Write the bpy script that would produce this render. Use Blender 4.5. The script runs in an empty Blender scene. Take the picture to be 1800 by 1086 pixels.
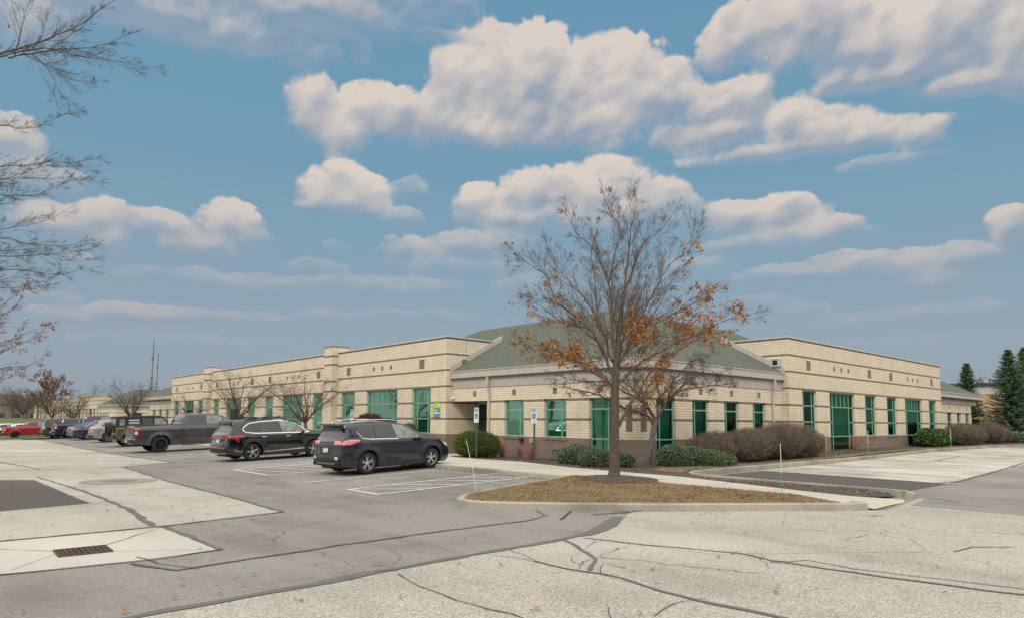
import bpy, bmesh, math, random
import numpy as np
from math import sin, cos, pi, radians, sqrt, floor, atan2, hypot
from mathutils import Vector, Matrix, noise
from mathutils.geometry import tessellate_polygon
R_ = random.Random(7)
S = bpy.context.scene
C = S.collection

# ------------------------------------------------------------------ camera
FPX = 1168.0
cam = bpy.data.cameras.new('camera'); camo = bpy.data.objects.new('camera', cam); C.objects.link(camo)
cam.sensor_fit = 'HORIZONTAL'; cam.sensor_width = 36.0; cam.lens = FPX / 1800 * 36.0
cam.shift_y = (634.9 - 543.0) / 1800.0
cam.clip_start = 0.1; cam.clip_end = 6000
YAW, PIT, ROL = radians(48.268), radians(5.131), radians(0.4974)
fw = Vector((cos(PIT) * cos(YAW), cos(PIT) * sin(YAW), sin(PIT)))
rt = Vector((sin(YAW), -cos(YAW), 0)); up = rt.cross(fw)
r2 = rt * cos(ROL) + up * sin(ROL); u2 = -rt * sin(ROL) + up * cos(ROL)
M = Matrix((r2, u2, -fw)).transposed().to_4x4(); M.translation = Vector((0, 0, 1.75))
camo.matrix_world = M
S.camera = camo
FH = Vector((cos(YAW), sin(YAW), 0))      # horizontal heading
# ------------------------------------------------------------------ light
SUN_EL, SUN_AZ = radians(42), radians(215)          # direction the sun stands in (from +X, ccw)
sun = bpy.data.lights.new('sun', 'SUN'); suno = bpy.data.objects.new('sun', sun); C.objects.link(suno)
sun.energy = 1.5; sun.angle = radians(14); sun.color = (1.0, 0.93, 0.84)
sd = Vector((cos(SUN_EL) * cos(SUN_AZ), cos(SUN_EL) * sin(SUN_AZ), sin(SUN_EL)))
suno.rotation_euler = sd.to_track_quat('Z', 'Y').to_euler()
S.view_settings.view_transform = 'Standard'; S.view_settings.look = 'None'
S.view_settings.exposure = 0.0; S.view_settings.gamma = 1.0
S.view_settings.use_curve_mapping = False

# ------------------------------------------------------------------ node helper
class NT:
    def __init__(s, t): s.t = t; s.n = t.nodes; s.l = t.links
    def add(s, typ, **k):
        n = s.n.new(typ)
        for a, b in k.items(): setattr(n, a, b)
        return n
    def lk(s, a, b): s.l.new(a, b)
    def put(s, sock, v):
        if hasattr(v, 'is_linked') or hasattr(v, 'links'): s.l.new(v, sock)
        else: sock.default_value = v
    def m(s, op, a, b=None, c=None, clamp=False):
        n = s.n.new('ShaderNodeMath'); n.operation = op; n.use_clamp = clamp
        s.put(n.inputs[0], a)
        if b is not None: s.put(n.inputs[1], b)
        if c is not None: s.put(n.inputs[2], c)
        return n.outputs[0]
    def vm(s, op, a, b=None):
        n = s.n.new('ShaderNodeVectorMath'); n.operation = op
        s.put(n.inputs[0], a)
        if b is not None: s.put(n.inputs[1], b)
        return n.outputs['Value'] if op in ('LENGTH', 'DOT_PRODUCT') else n.outputs[0]
    def mix(s, f, a, b, blend='MIX'):
        n = s.n.new('ShaderNodeMix'); n.data_type = 'RGBA'; n.blend_type = blend
        s.put(n.inputs[0], f)
        s.put(n.inputs[6], a if not isinstance(a, tuple) else (*a[:3], 1))
        s.put(n.inputs[7], b if not isinstance(b, tuple) else (*b[:3], 1))
        return n.outputs[2]
    def noise(s, vec, scale, detail=2, rough=.5, dim='3D'):
        n = s.n.new('ShaderNodeTexNoise'); n.noise_dimensions = dim
        if vec is not None: s.lk(vec, n.inputs['Vector'])
        n.inputs['Scale'].default_value = scale; n.inputs['Detail'].default_value = detail; n.inputs['Roughness'].default_value = rough
        return n.outputs['Fac']
    def ramp(s, f, stops):
        n = s.n.new('ShaderNodeValToRGB'); s.lk(f, n.inputs[0]); e = n.color_ramp.elements
        while len(e) < len(stops): e.new(.5)
        for i, (p, c) in enumerate(stops):
            e[i].position = p; e[i].color = (*c, 1) if isinstance(c, tuple) else (c, c, c, 1)
        return n.outputs[0]
    def ss(s, f, a, b):
        n = s.n.new('ShaderNodeMapRange'); n.interpolation_type = 'SMOOTHSTEP'
        s.lk(f, n.inputs[0]); n.inputs[1].default_value = a; n.inputs[2].default_value = b
        return n.outputs[0]

# ------------------------------------------------------------------ sky
W = bpy.data.worlds.new('World'); S.world = W; W.use_nodes = True
wt = NT(W.node_tree); wt.n.clear()
def azel(px, py):
    d = (fw + r2 * ((px - 900) / FPX) - u2 * ((py - 634.9) / FPX)).normalized()
    az = atan2(d.y, d.x) - YAW
    return -az, math.asin(d.z)
# clouds: centre and half size, traced as directions in the sky: x, y, a, b, weight
CL = [(550,190,42,50,1),(600,225,60,45,1),(650,190,60,34,1),(700,205,60,42,1),(760,215,90,42,1),(800,150,50,60,1.1),(860,125,60,62,1.1),(940,125,70,62,1.1),(900,190,120,60,1.1),(1010,170,80,60,1.1),(1020,210,120,45,1.1),
 (1090,130,80,52,1.1),(1150,165,70,52,1),(1195,175,40,30,.8),(860,232,210,26,1),
 (1250,190,70,30,.8),(1310,180,52,42,1),(1390,215,60,36,1),(1250,240,95,30,1),(1440,225,90,34,.95),(1530,238,90,24,.9),(1610,240,50,24,.9),(1420,260,220,16,.8),(1560,285,90,14,.35),
 (1265,90,42,34,1),(1330,55,72,46,1.1),(1440,45,110,62,1.1),(1550,75,130,56,1.1),(1680,60,120,76,1.1),(1790,75,80,92,1.1),(1590,128,170,22,.9,.5),(1710,150,110,24,.9,.5),
 (575,335,44,36,1),(605,315,44,28,1),(650,342,44,28,1),(600,362,70,16,.8),(705,385,40,18,.4),(722,335,26,20,.35),
 (850,355,42,28,1),(870,380,60,24,.8),(950,345,70,42,1),(1060,335,95,45,1),(1130,365,90,35,.9),(1000,385,150,26,.7),(1200,375,40,24,.6),
 (1290,385,62,26,.9),(1370,385,80,34,1),(1450,408,70,24,.8),(1370,425,140,16,.5),
 (730,440,60,22,.7),(810,432,60,24,.7),(890,430,60,24,.7),(800,470,120,16,.35),(1380,485,100,18,.55),(1500,470,90,24,.75),(1600,470,80,26,.75),(1690,455,80,26,.75),(1650,492,60,20,.6),(1780,400,44,34,1),
 (100,395,80,34,.9),(180,385,55,32,1),(200,425,40,28,.9),(270,395,66,24,.85),(320,432,44,20,.8),(405,395,50,34,1),(360,432,70,26,.8),(440,420,40,20,.7),(350,490,60,16,.4),
 (120,555,60,18,.7),(220,552,80,18,.75),(310,556,70,16,.7),(420,560,90,12,.4),(440,500,70,16,.45),(700,505,130,18,.4),(520,500,80,12,.3),(590,435,20,10,.3),
 (300,30,330,42,.8,.6),(560,25,190,38,.75,.6),(760,5,80,30,.5,.6),(700,60,120,12,.2,.6),(20,250,60,44,.9),(60,310,90,26,.5),(30,30,110,60,.7,.3),(220,485,50,10,.3),
 (90,520,50,12,.3),(165,598,60,14,.3),(250,606,50,10,.25),(345,600,80,12,.28),(585,560,60,14,.3),(660,552,40,10,.28),(770,560,70,12,.25),(1340,535,60,14,.3),(1410,548,50,12,.28),(1500,565,70,16,.32),(1610,550,60,14,.32),(1700,545,70,16,.35),(1600,605,100,14,.25),(250,480,45,12,.35),(130,460,40,12,.3),(560,470,50,12,.3),(930,500,70,18,.3),(1230,470,60,18,.35)]
# END CL
def perlin(x, y, seed):
    r = np.random.RandomState(seed); pm = r.permutation(512).astype(np.int64); ang = r.rand(512) * 2 * np.pi
    gx, gy = np.cos(ang), np.sin(ang)
    xi, yi = np.floor(x).astype(np.int64), np.floor(y).astype(np.int64); xf, yf = x - xi, y - yi
    f = lambda t: t * t * t * (t * (t * 6 - 15) + 10)
    uu, vv = f(xf), f(yf)
    def gr(ix, iy, dx, dy):
        h = pm[(pm[ix & 511] + iy) & 511]; return gx[h] * dx + gy[h] * dy
    a = gr(xi, yi, xf, yf); b = gr(xi + 1, yi, xf - 1, yf); c = gr(xi, yi + 1, xf, yf - 1); d = gr(xi + 1, yi + 1, xf - 1, yf - 1)
    return (a + (b - a) * uu) * (1 - vv) + (c + (d - c) * uu) * vv
def fbm(x, y, seed, octs, gain=.5, billow=False):
    s = 0; a = 1; t = 0
    for o in range(octs):
        n = perlin(x * 2 ** o + 17.3 * o, y * 2 ** o + 5.1 * o, seed + o)
        s = s + a * ((1 - 2.2 * np.abs(n)) * .5 if billow else n); t += a; a *= gain
    return s / t
def cloud_layers(W_, H_, az0, az1, el0, el1, blobs, azel):
    U, V = np.meshgrid(np.linspace(az0, az1, W_), np.linspace(el0, el1, H_))
    def blur(a, n):
        for _ in range(n):
            a = (np.roll(a, 1, 0) + np.roll(a, -1, 0) + 2 * a) / 4; a = (np.roll(a, 1, 1) + np.roll(a, -1, 1) + 2 * a) / 4
        return a
    sc = 1.25
    wu = U + .012 * fbm(U * 16, V * 16, 3, 3); wv = V + .010 * fbm(U * 16 + 40, V * 16, 9, 3)
    D = np.full_like(U, -3.0); num = np.zeros_like(U); den = np.full_like(U, 1e-6); wt_ = np.zeros_like(U)
    gr = np.zeros_like(U)
    for (x, y, a, b, w, *g_) in blobs:
        u, v = azel(x, y); A = a * 1.2 * np.cos(u) ** 2 / 1168.; Bb = b * 1.18 * np.cos(u) / 1168.
        dv = (wv - v) / Bb; r = np.sqrt(((wu - u) / A) ** 2 + np.where(dv < 0, dv * 1.1, dv) ** 2); d = 1 - r
        k = np.exp(-r * r * 1.8); num += k * dv; den += k; wt_ += k * w; gr += k * (g_[0] if g_ else 0)
        D = np.logaddexp(D * 14., d * 14.) / 14.
    rel = num / den; wgt = np.clip(wt_ / den, 0, 1.2)
    def puff(f, a, sd_, ox):
        ca, sa = np.cos(a), np.sin(a); x, y = wu * f * sc, wv * f * 1.15 * sc
        x = x + .35 * perlin(x * .7 + 3, y * .7, sd_ + 50); y = y + .35 * perlin(x * .7, y * .7 + 9, sd_ + 60)
        return np.sqrt(np.abs(perlin(x * ca - y * sa + ox, x * sa + y * ca, sd_)) ** 2 + .004) * 2
    big, mid, sml, tin = puff(15, .5, 71, 0), puff(33, 1.3, 72, 9), puff(74, 2.2, 73, 3), puff(160, .9, 75, 5)
    hb = .56 * big + .28 * mid + .12 * sml + .04 * tin
    fn = fbm(U * 10, V * 14, 33, 6, .5); fd = fbm(U * 42, V * 60, 91, 4, .55)
    up = np.clip(rel * .6 + .45, 0, 1)
    den_ = D * 1.35 + .10 + (hb - .30) * (.62 + .25 * up) + fn * .34 + fd * .10
    edge = .15 + .80 * (1 - up)
    t = np.clip(den_ / edge, 0, 1); alpha = t * t * (3 - 2 * t) * np.clip((D + .16) / .12, 0, 1)
    du = (az1 - az0) / W_; dvv = (el1 - el0) / H_
    h = blur(np.sqrt(np.clip(den_ + .15, 0, 1.6)) * .6 + .34 * blur(hb, 10) + .05 * sml, 5); gy, gx = np.gradient(h, dvv, du)
    lam = np.tanh((gy * -.8 + gx * .4) * .035); lamb = np.tanh(blur(-gy * .8 + gx * .45, 120) * .10)
    shade = .49 + .42 * np.clip(rel, -1.2, 1.0) + .07 * lam + .26 * lamb + .75 * blur(fn, 12) + .15 * fd
    shade = np.clip(shade - gr / den * .55, 0, 1); shade = np.clip((shade - .5) * 1.2 + .5, 0, 1)
    alpha = alpha * np.clip(.75 + 1.3 * blur(fbm(U * 26, V * 50, 55, 4, .5), 3) + np.clip(wgt - .6, 0, 1), 0, 1)
    return U, V, np.clip(alpha * np.minimum(wgt, 1), 0, 1), shade

CW, CH = 2048, 1120; A0, A1, E0, E1 = -.85, .85, -.03, .90
_, _, c_al, c_sh = cloud_layers(CW, CH, A0, A1, E0, E1, CL, azel)
px_ = np.ones((CH, CW, 4), np.float32); px_[..., 0] = c_sh; px_[..., 1] = c_al; px_[..., 2] = 0
ci = bpy.data.images.new('cloud_cover', CW, CH, alpha=True, float_buffer=True); ci.colorspace_settings.name = 'Non-Color'
ci.pixels.foreach_set(px_.ravel()); ci.update(); ci.pack()
tc = wt.add('ShaderNodeTexCoord'); sx = wt.add('ShaderNodeSeparateXYZ'); wt.lk(tc.outputs['Generated'], sx.inputs[0])
dx = wt.vm('DOT_PRODUCT', tc.outputs['Generated'], tuple(FH)); dr = wt.vm('DOT_PRODUCT', tc.outputs['Generated'], (sin(YAW), -cos(YAW), 0))
U = wt.m('ARCTAN2', dr, dx); V = wt.m('ARCSINE', sx.outputs[2])
cu = wt.add('ShaderNodeCombineXYZ'); wt.lk(wt.m('DIVIDE', wt.m('SUBTRACT', U, A0), A1 - A0), cu.inputs[0]); wt.lk(wt.m('DIVIDE', wt.m('SUBTRACT', V, E0), E1 - E0), cu.inputs[1])
it = wt.add('ShaderNodeTexImage'); it.image = ci; it.extension = 'CLIP'; wt.lk(cu.outputs[0], it.inputs[0])
isp = wt.add('ShaderNodeSeparateColor'); wt.lk(it.outputs[0], isp.inputs[0]); lit, cov = isp.outputs[0], isp.outputs[1]
sky = wt.add('ShaderNodeTexSky'); sky.sky_type = 'NISHITA'; sky.sun_disc = False
sky.sun_elevation = SUN_EL; sky.sun_rotation = pi / 2 - SUN_AZ; sky.air_density = 1.2; sky.dust_density = 2.5; sky.ozone_density = 1.5
skyc = wt.vm('MULTIPLY', sky.outputs[0], (.105, .105, .105))
grad = wt.ramp(V, [(0.0, (.315, .37, .425)), (.12, (.29, .37, .455)), (.22, (.24, .365, .46)), (.36, (.175, .345, .465)), (.6, (.14, .315, .465))])
blue = wt.mix(.92, skyc, grad)
far = wt.m('DIVIDE', wt.m('SUBTRACT', V, .02), .30, clamp=True)
ctop = wt.mix(far, (.46, .43, .44), (.71, .625, .565))
cbot = wt.mix(far, (.29, .345, .42), (.30, .365, .45))
col = wt.mix(wt.m('MULTIPLY', cov, wt.m('ADD', .6, wt.m('MULTIPLY', far, .38))), blue, wt.mix(lit, cbot, ctop))
# bright overcast added out of view, overhead, behind and beside, to lift the light
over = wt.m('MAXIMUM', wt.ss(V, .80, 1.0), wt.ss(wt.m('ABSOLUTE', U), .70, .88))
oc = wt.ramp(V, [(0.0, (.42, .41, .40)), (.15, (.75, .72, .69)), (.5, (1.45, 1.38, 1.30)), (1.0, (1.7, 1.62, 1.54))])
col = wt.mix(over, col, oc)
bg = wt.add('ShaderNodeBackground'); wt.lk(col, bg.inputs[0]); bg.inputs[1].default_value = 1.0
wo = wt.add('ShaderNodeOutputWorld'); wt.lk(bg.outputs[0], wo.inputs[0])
W.cycles.sampling_method = 'MANUAL'; W.cycles.sample_map_resolution = 512

# ------------------------------------------------------------------ materials
MAT = {}
def mat(name, col, rough=.6, metal=0, spec=.5, var=.12, scale=6, fine=0, coat=0, bump=0, bscale=60):
    if name in MAT: return MAT[name]
    m = bpy.data.materials.new(name); m.use_nodes = True; MAT[name] = m
    t = NT(m.node_tree); b = t.n['Principled BSDF']
    co = t.add('ShaderNodeTexCoord').outputs['Object']
    c = (*col, 1)
    f = t.noise(co, scale, 4, .6)
    lo = tuple(max(0, x * (1 - var)) for x in col); h = tuple(min(1, x * (1 + var)) for x in col)
    out = t.mix(t.ss(f, .3, .7), lo, h)
    if fine:
        f2_ = t.noise(co, fine, 2, .7); out = t.mix(t.ss(f2_, .3, .7), t.mix(.3, out, (0, 0, 0)), out)
    t.lk(out, b.inputs['Base Color'])
    b.inputs['Roughness'].default_value = rough; b.inputs['Metallic'].default_value = metal
    b.inputs['Specular IOR Level'].default_value = spec
    if coat: b.inputs['Coat Weight'].default_value = coat; b.inputs['Coat Roughness'].default_value = .04
    if bump:
        bn = t.add('ShaderNodeBump'); bn.inputs['Strength'].default_value = bump; bn.inputs['Distance'].default_value = .01
        t.lk(t.noise(co, bscale, 3, .6), bn.inputs['Height']); t.lk(bn.outputs[0], b.inputs['Normal'])
    return m

def asphalt(name, dark, light, grain=110, contrast=.6, stain=.25, tint=(1, 1, 1), crackle=0):
    m = bpy.data.materials.new(name); m.use_nodes = True; MAT[name] = m
    t = NT(m.node_tree); b = t.n['Principled BSDF']; co = t.add('ShaderNodeTexCoord').outputs['Object']
    n1 = t.noise(co, grain, 2, .8); n2 = t.noise(co, grain * .42, 3, .7)
    v = t.add('ShaderNodeTexVoronoi'); t.lk(co, v.inputs['Vector']); v.inputs['Scale'].default_value = grain * .75
    vs = t.add('ShaderNodeSeparateColor'); t.lk(v.outputs['Color'], vs.inputs[0])
    f = t.m('ADD', t.m('MULTIPLY', t.m('SUBTRACT', n1, .5), 1.3 * contrast), t.m('MULTIPLY', t.m('SUBTRACT', vs.outputs[0], .5), .75 * contrast))
    f = t.m('ADD', f, t.m('MULTIPLY', t.m('SUBTRACT', n2, .5), .8 * contrast))
    f = t.m('ADD', f, .5, clamp=True)
    c = t.mix(f, tuple(d * q for d, q in zip(dark, tint)), tuple(d * q for d, q in zip(light, tint)))
    s1 = t.noise(co, .35, 5, .62); s2 = t.noise(t.vm('MULTIPLY', co, (1, .22, 1)), 1.3, 4, .6)
    st = t.m('MULTIPLY', t.ss(t.m('ADD', t.m('MULTIPLY', s1, .6), t.m('MULTIPLY', s2, .4)), .42, .66), stain)
    c = t.mix(st, c, (.07, .065, .055))
    blot = t.m('MULTIPLY', t.ss(t.noise(co, .9, 6, .7), .60, .74), stain * .9)
    c = t.mix(blot, c, (.05, .045, .04))
    c = t.mix(t.m('MULTIPLY', t.ss(t.noise(co, .13, 2), .5, .7), .25), c, tuple(x * 1.25 for x in light))
    if crackle:
        vc = t.add('ShaderNodeTexVoronoi'); vc.feature = 'DISTANCE_TO_EDGE'
        wv = t.add('ShaderNodeTexNoise'); t.lk(co, wv.inputs['Vector']); wv.inputs['Scale'].default_value = 1.1; wv.inputs['Detail'].default_value = 5
        t.lk(t.vm('ADD', co, t.vm('MULTIPLY', t.vm('SUBTRACT', wv.outputs['Color'], (.5, .5, .5)), (1.1, 1.1, 0))), vc.inputs['Vector']); vc.inputs['Scale'].default_value = .5
        ck = t.m('MULTIPLY', t.m('SUBTRACT', 1.0, t.ss(vc.outputs['Distance'], .002, .007)), t.ss(t.noise(co, .3, 3), .46, .6))
        c = t.mix(t.m('MULTIPLY', ck, crackle), c, (.03, .028, .025))
    t.lk(c, b.inputs['Base Color']); b.inputs['Roughness'].default_value = .92; b.inputs['Specular IOR Level'].default_value = .25
    bn = t.add('ShaderNodeBump'); bn.inputs['Strength'].default_value = .5; bn.inputs['Distance'].default_value = .006
    t.lk(f, bn.inputs['Height']); t.lk(bn.outputs[0], b.inputs['Normal'])
    return m

M_mid = asphalt('asphalt_mid', (.14, .133, .118), (.345, .333, .302), 110, .85, .42, crackle=.5)
M_agg = asphalt('asphalt_aggregate', (.17, .156, .13), (.60, .565, .50), 105, 1.0, .28, crackle=.7)
M_lite = asphalt('asphalt_bleached', (.25, .232, .197), (.56, .525, .455), 95, .8, .30, crackle=.7)
M_lot = asphalt('asphalt_right_lot', (.30, .28, .24), (.66, .615, .54), 80, .8, .55)
M_dark = asphalt('asphalt_patch', (.055, .05, .045), (.125, .115, .105), 130, .5, .12)
M_seal = asphalt('crack_sealer', (.07, .07, .067), (.19, .187, .178), 80, .4, .1)
M_conc = asphalt('concrete_slab', (.37, .35, .31), (.54, .515, .455), 60, .25, .22)
M_walk = asphalt('concrete_walk', (.40, .375, .315), (.56, .525, .455), 60, .25, .22)
M_kerb = asphalt('concrete_kerb', (.27, .25, .20), (.43, .40, .335), 45, .4, .55)
M_paint = mat('road_paint', (.72, .72, .70), .6, var=.12, scale=14, fine=40)
M_paint_old = mat('road_paint_worn', (.56, .55, .52), .7, var=.25, scale=5, fine=25)
M_mulch = asphalt('mulch', (.022, .016, .012), (.15, .12, .095), 42, 1.1, .4)
M_grass = asphalt('dry_grass', (.085, .065, .035), (.29, .235, .135), 45, 1.0, .4)
M_lawn = asphalt('lawn', (.06, .085, .03), (.14, .17, .07), 6, .6, .25)
M_far = asphalt('ground_far', (.10, .10, .07), (.17, .16, .11), 3, .5, .3)

def brick_mat():
    m = bpy.data.materials.new('brick'); m.use_nodes = True; MAT['brick'] = m
    t = NT(m.node_tree); b = t.n['Principled BSDF']; tcn = t.add('ShaderNodeTexCoord'); uvc = tcn.outputs['UV']; ob = tcn.outputs['Object']
    s = t.add('ShaderNodeSeparateXYZ'); t.lk(uvc, s.inputs[0])
    i = t.m('FLOOR', t.m('DIVIDE', s.outputs[1], .1016))
    mm = t.m('FLOORED_MODULO', t.m('SUBTRACT', i, 9.0), 8.0)
    band = t.m('COMPARE', mm, 7.0, .3); base = t.m('LESS_THAN', i, 8.5)
    bb = t.m('MAXIMUM', band, base)
    br = t.add('ShaderNodeTexBrick'); t.lk(uvc, br.inputs['Vector'])
    for k, v in (('Scale', 1.0), ('Brick Width', .4064), ('Row Height', .1016), ('Mortar Size', .0085), ('Mortar Smooth', .1), ('Bias', 0)): br.inputs[k].default_value = v
    br.offset = .5
    br.inputs['Color1'].default_value = (.725, .66, .515, 1); br.inputs['Color2'].default_value = (.66, .59, .45, 1); br.inputs['Mortar'].default_value = (.36, .28, .19, 1)
    br2 = t.add('ShaderNodeTexBrick'); t.lk(uvc, br2.inputs['Vector'])
    for k, v in (('Scale', 1.0), ('Brick Width', .4064), ('Row Height', .1016), ('Mortar Size', .005), ('Mortar Smooth', .1), ('Bias', 0)): br2.inputs[k].default_value = v
    br2.inputs['Color1'].default_value = (.225, .175, .142, 1); br2.inputs['Color2'].default_value = (.19, .145, .118, 1); br2.inputs['Mortar'].default_value = (.165, .135, .115, 1)
    c = t.mix(bb, br.outputs['Color'], br2.outputs['Color'])
    c = t.mix(t.m('MULTIPLY', t.ss(t.noise(ob, 1.1, 5, .65), .42, .75), .16), c, (.28, .20, .12))
    c = t.mix(t.m('MULTIPLY', t.ss(t.noise(ob, 9, 2), .4, .7), .10), c, (.2, .15, .1))
    st = t.m('MULTIPLY', t.ss(t.noise(t.vm('MULTIPLY', ob, (1.6, 1.6, .12)), 2.4, 4, .6), .56, .72), .22)
    c = t.mix(st, c, (.22, .16, .10))
    t.lk(c, b.inputs['Base Color']); b.inputs['Roughness'].default_value = .85; b.inputs['Specular IOR Level'].default_value = .3
    bn = t.add('ShaderNodeBump'); bn.inputs['Strength'].default_value = .4; bn.inputs['Distance'].default_value = .006
    t.lk(t.m('SUBTRACT', 1.0, br.outputs['Fac']), bn.inputs['Height']); t.lk(bn.outputs[0], b.inputs['Normal'])
    return m
M_brick = brick_mat()
M_brown = mat('brown_block', (.21, .158, .128), .85, var=.18, scale=5, fine=30)
M_stain = mat('stained_joint', (.07, .05, .035), .9, var=.3, scale=8)
M_fascia = mat('taupe_metal', (.43, .405, .365), .5, var=.05, scale=1.5)
M_frieze = mat('taupe_panel', (.39, .365, .33), .6, var=.05, scale=1.5)
M_soffit = mat('dark_soffit', (.12, .10, .085), .8)
M_cap = mat('pale_coping_metal', (.48, .50, .50), .4, metal=.2, var=.05)
M_capb = mat('brown_coping', (.17, .125, .10), .6)
M_frame = mat('green_frame', (.175, .385, .285), .45, var=.06, scale=3)
M_roofflat = mat('flat_roof', (.2, .2, .19), .9)
def roof_mat():
    m = bpy.data.materials.new('shingle'); m.use_nodes = True
    t = NT(m.node_tree); b = t.n['Principled BSDF']; uvc = t.add('ShaderNodeTexCoord').outputs['UV']
    br = t.add('ShaderNodeTexBrick'); t.lk(uvc, br.inputs['Vector'])
    for k, v in (('Scale', 1.0), ('Brick Width', .32), ('Row Height', .14), ('Mortar Size', .014), ('Bias', 0)): br.inputs[k].default_value = v
    br.inputs['Color1'].default_value = (.12, .135, .108, 1); br.inputs['Color2'].default_value = (.08, .096, .077, 1); br.inputs['Mortar'].default_value = (.06, .08, .055, 1)
    c = t.mix(t.m('MULTIPLY', t.ss(t.noise(uvc, .5, 5, .6), .4, .7), .35), br.outputs['Color'], (.09, .105, .085))
    c = t.mix(t.m('MULTIPLY', t.ss(t.noise(uvc, 30, 2), .4, .7), .3), c, (.19, .205, .17))
    t.lk(c, b.inputs['Base Color']); b.inputs['Roughness'].default_value = .9; b.inputs['Specular IOR Level'].default_value = .2
    return m
M_roof = roof_mat()
def glass_mat():
    m = bpy.data.materials.new('green_glass'); m.use_nodes = True
    t = NT(m.node_tree); t.n.clear()
    tr = t.add('ShaderNodeBsdfTransparent'); tr.inputs[0].default_value = (.11, .44, .34, 1)
    gl = t.add('ShaderNodeBsdfGlossy'); gl.inputs['Roughness'].default_value = .02; gl.inputs[0].default_value = (.45, .80, .62, 1)
    co = t.add('ShaderNodeTexCoord').outputs['Object']
    bn = t.add('ShaderNodeBump'); bn.inputs['Strength'].default_value = .08; bn.inputs['Distance'].default_value = .05
    t.lk(t.noise(co, 1.2, 1), bn.inputs['Height']); t.lk(bn.outputs[0], gl.inputs['Normal'])
    fr = t.add('ShaderNodeFresnel'); fr.inputs[0].default_value = 1.5
    ms = t.add('ShaderNodeMixShader'); t.lk(t.m('ADD', t.m('MULTIPLY', fr.outputs[0], .62), .005, clamp=True), ms.inputs[0])
    t.lk(tr.outputs[0], ms.inputs[1]); t.lk(gl.outputs[0], ms.inputs[2])
    o = t.add('ShaderNodeOutputMaterial'); t.lk(ms.outputs[0], o.inputs[0]); return m
M_glass = glass_mat()
def blind_mat(name, a, b_):
    m = bpy.data.materials.new(name); m.use_nodes = True
    t = NT(m.node_tree); b = t.n['Principled BSDF']; co = t.add('ShaderNodeTexCoord').outputs['Object']
    s = t.add('ShaderNodeSeparateXYZ'); t.lk(co, s.inputs[0])
    f = t.m('FRACT', t.m('MULTIPLY', t.m('ADD', s.outputs[0], s.outputs[1]), 11.0))
    oi = t.add('ShaderNodeObjectInfo').outputs['Random']; t.lk(t.mix(t.m('MULTIPLY', oi, .55), t.mix(t.ss(f, .05, .3), b_, a), (.12, .12, .10)), b.inputs['Base Color']); b.inputs['Roughness'].default_value = .8; return m
M_blind = blind_mat('vertical_blind', (.62, .64, .60), (.33, .34, .32))
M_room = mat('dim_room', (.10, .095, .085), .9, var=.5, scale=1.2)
M_roomd = mat('room_panel', (.22, .22, .20), .9, var=.6, scale=1.5)

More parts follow.
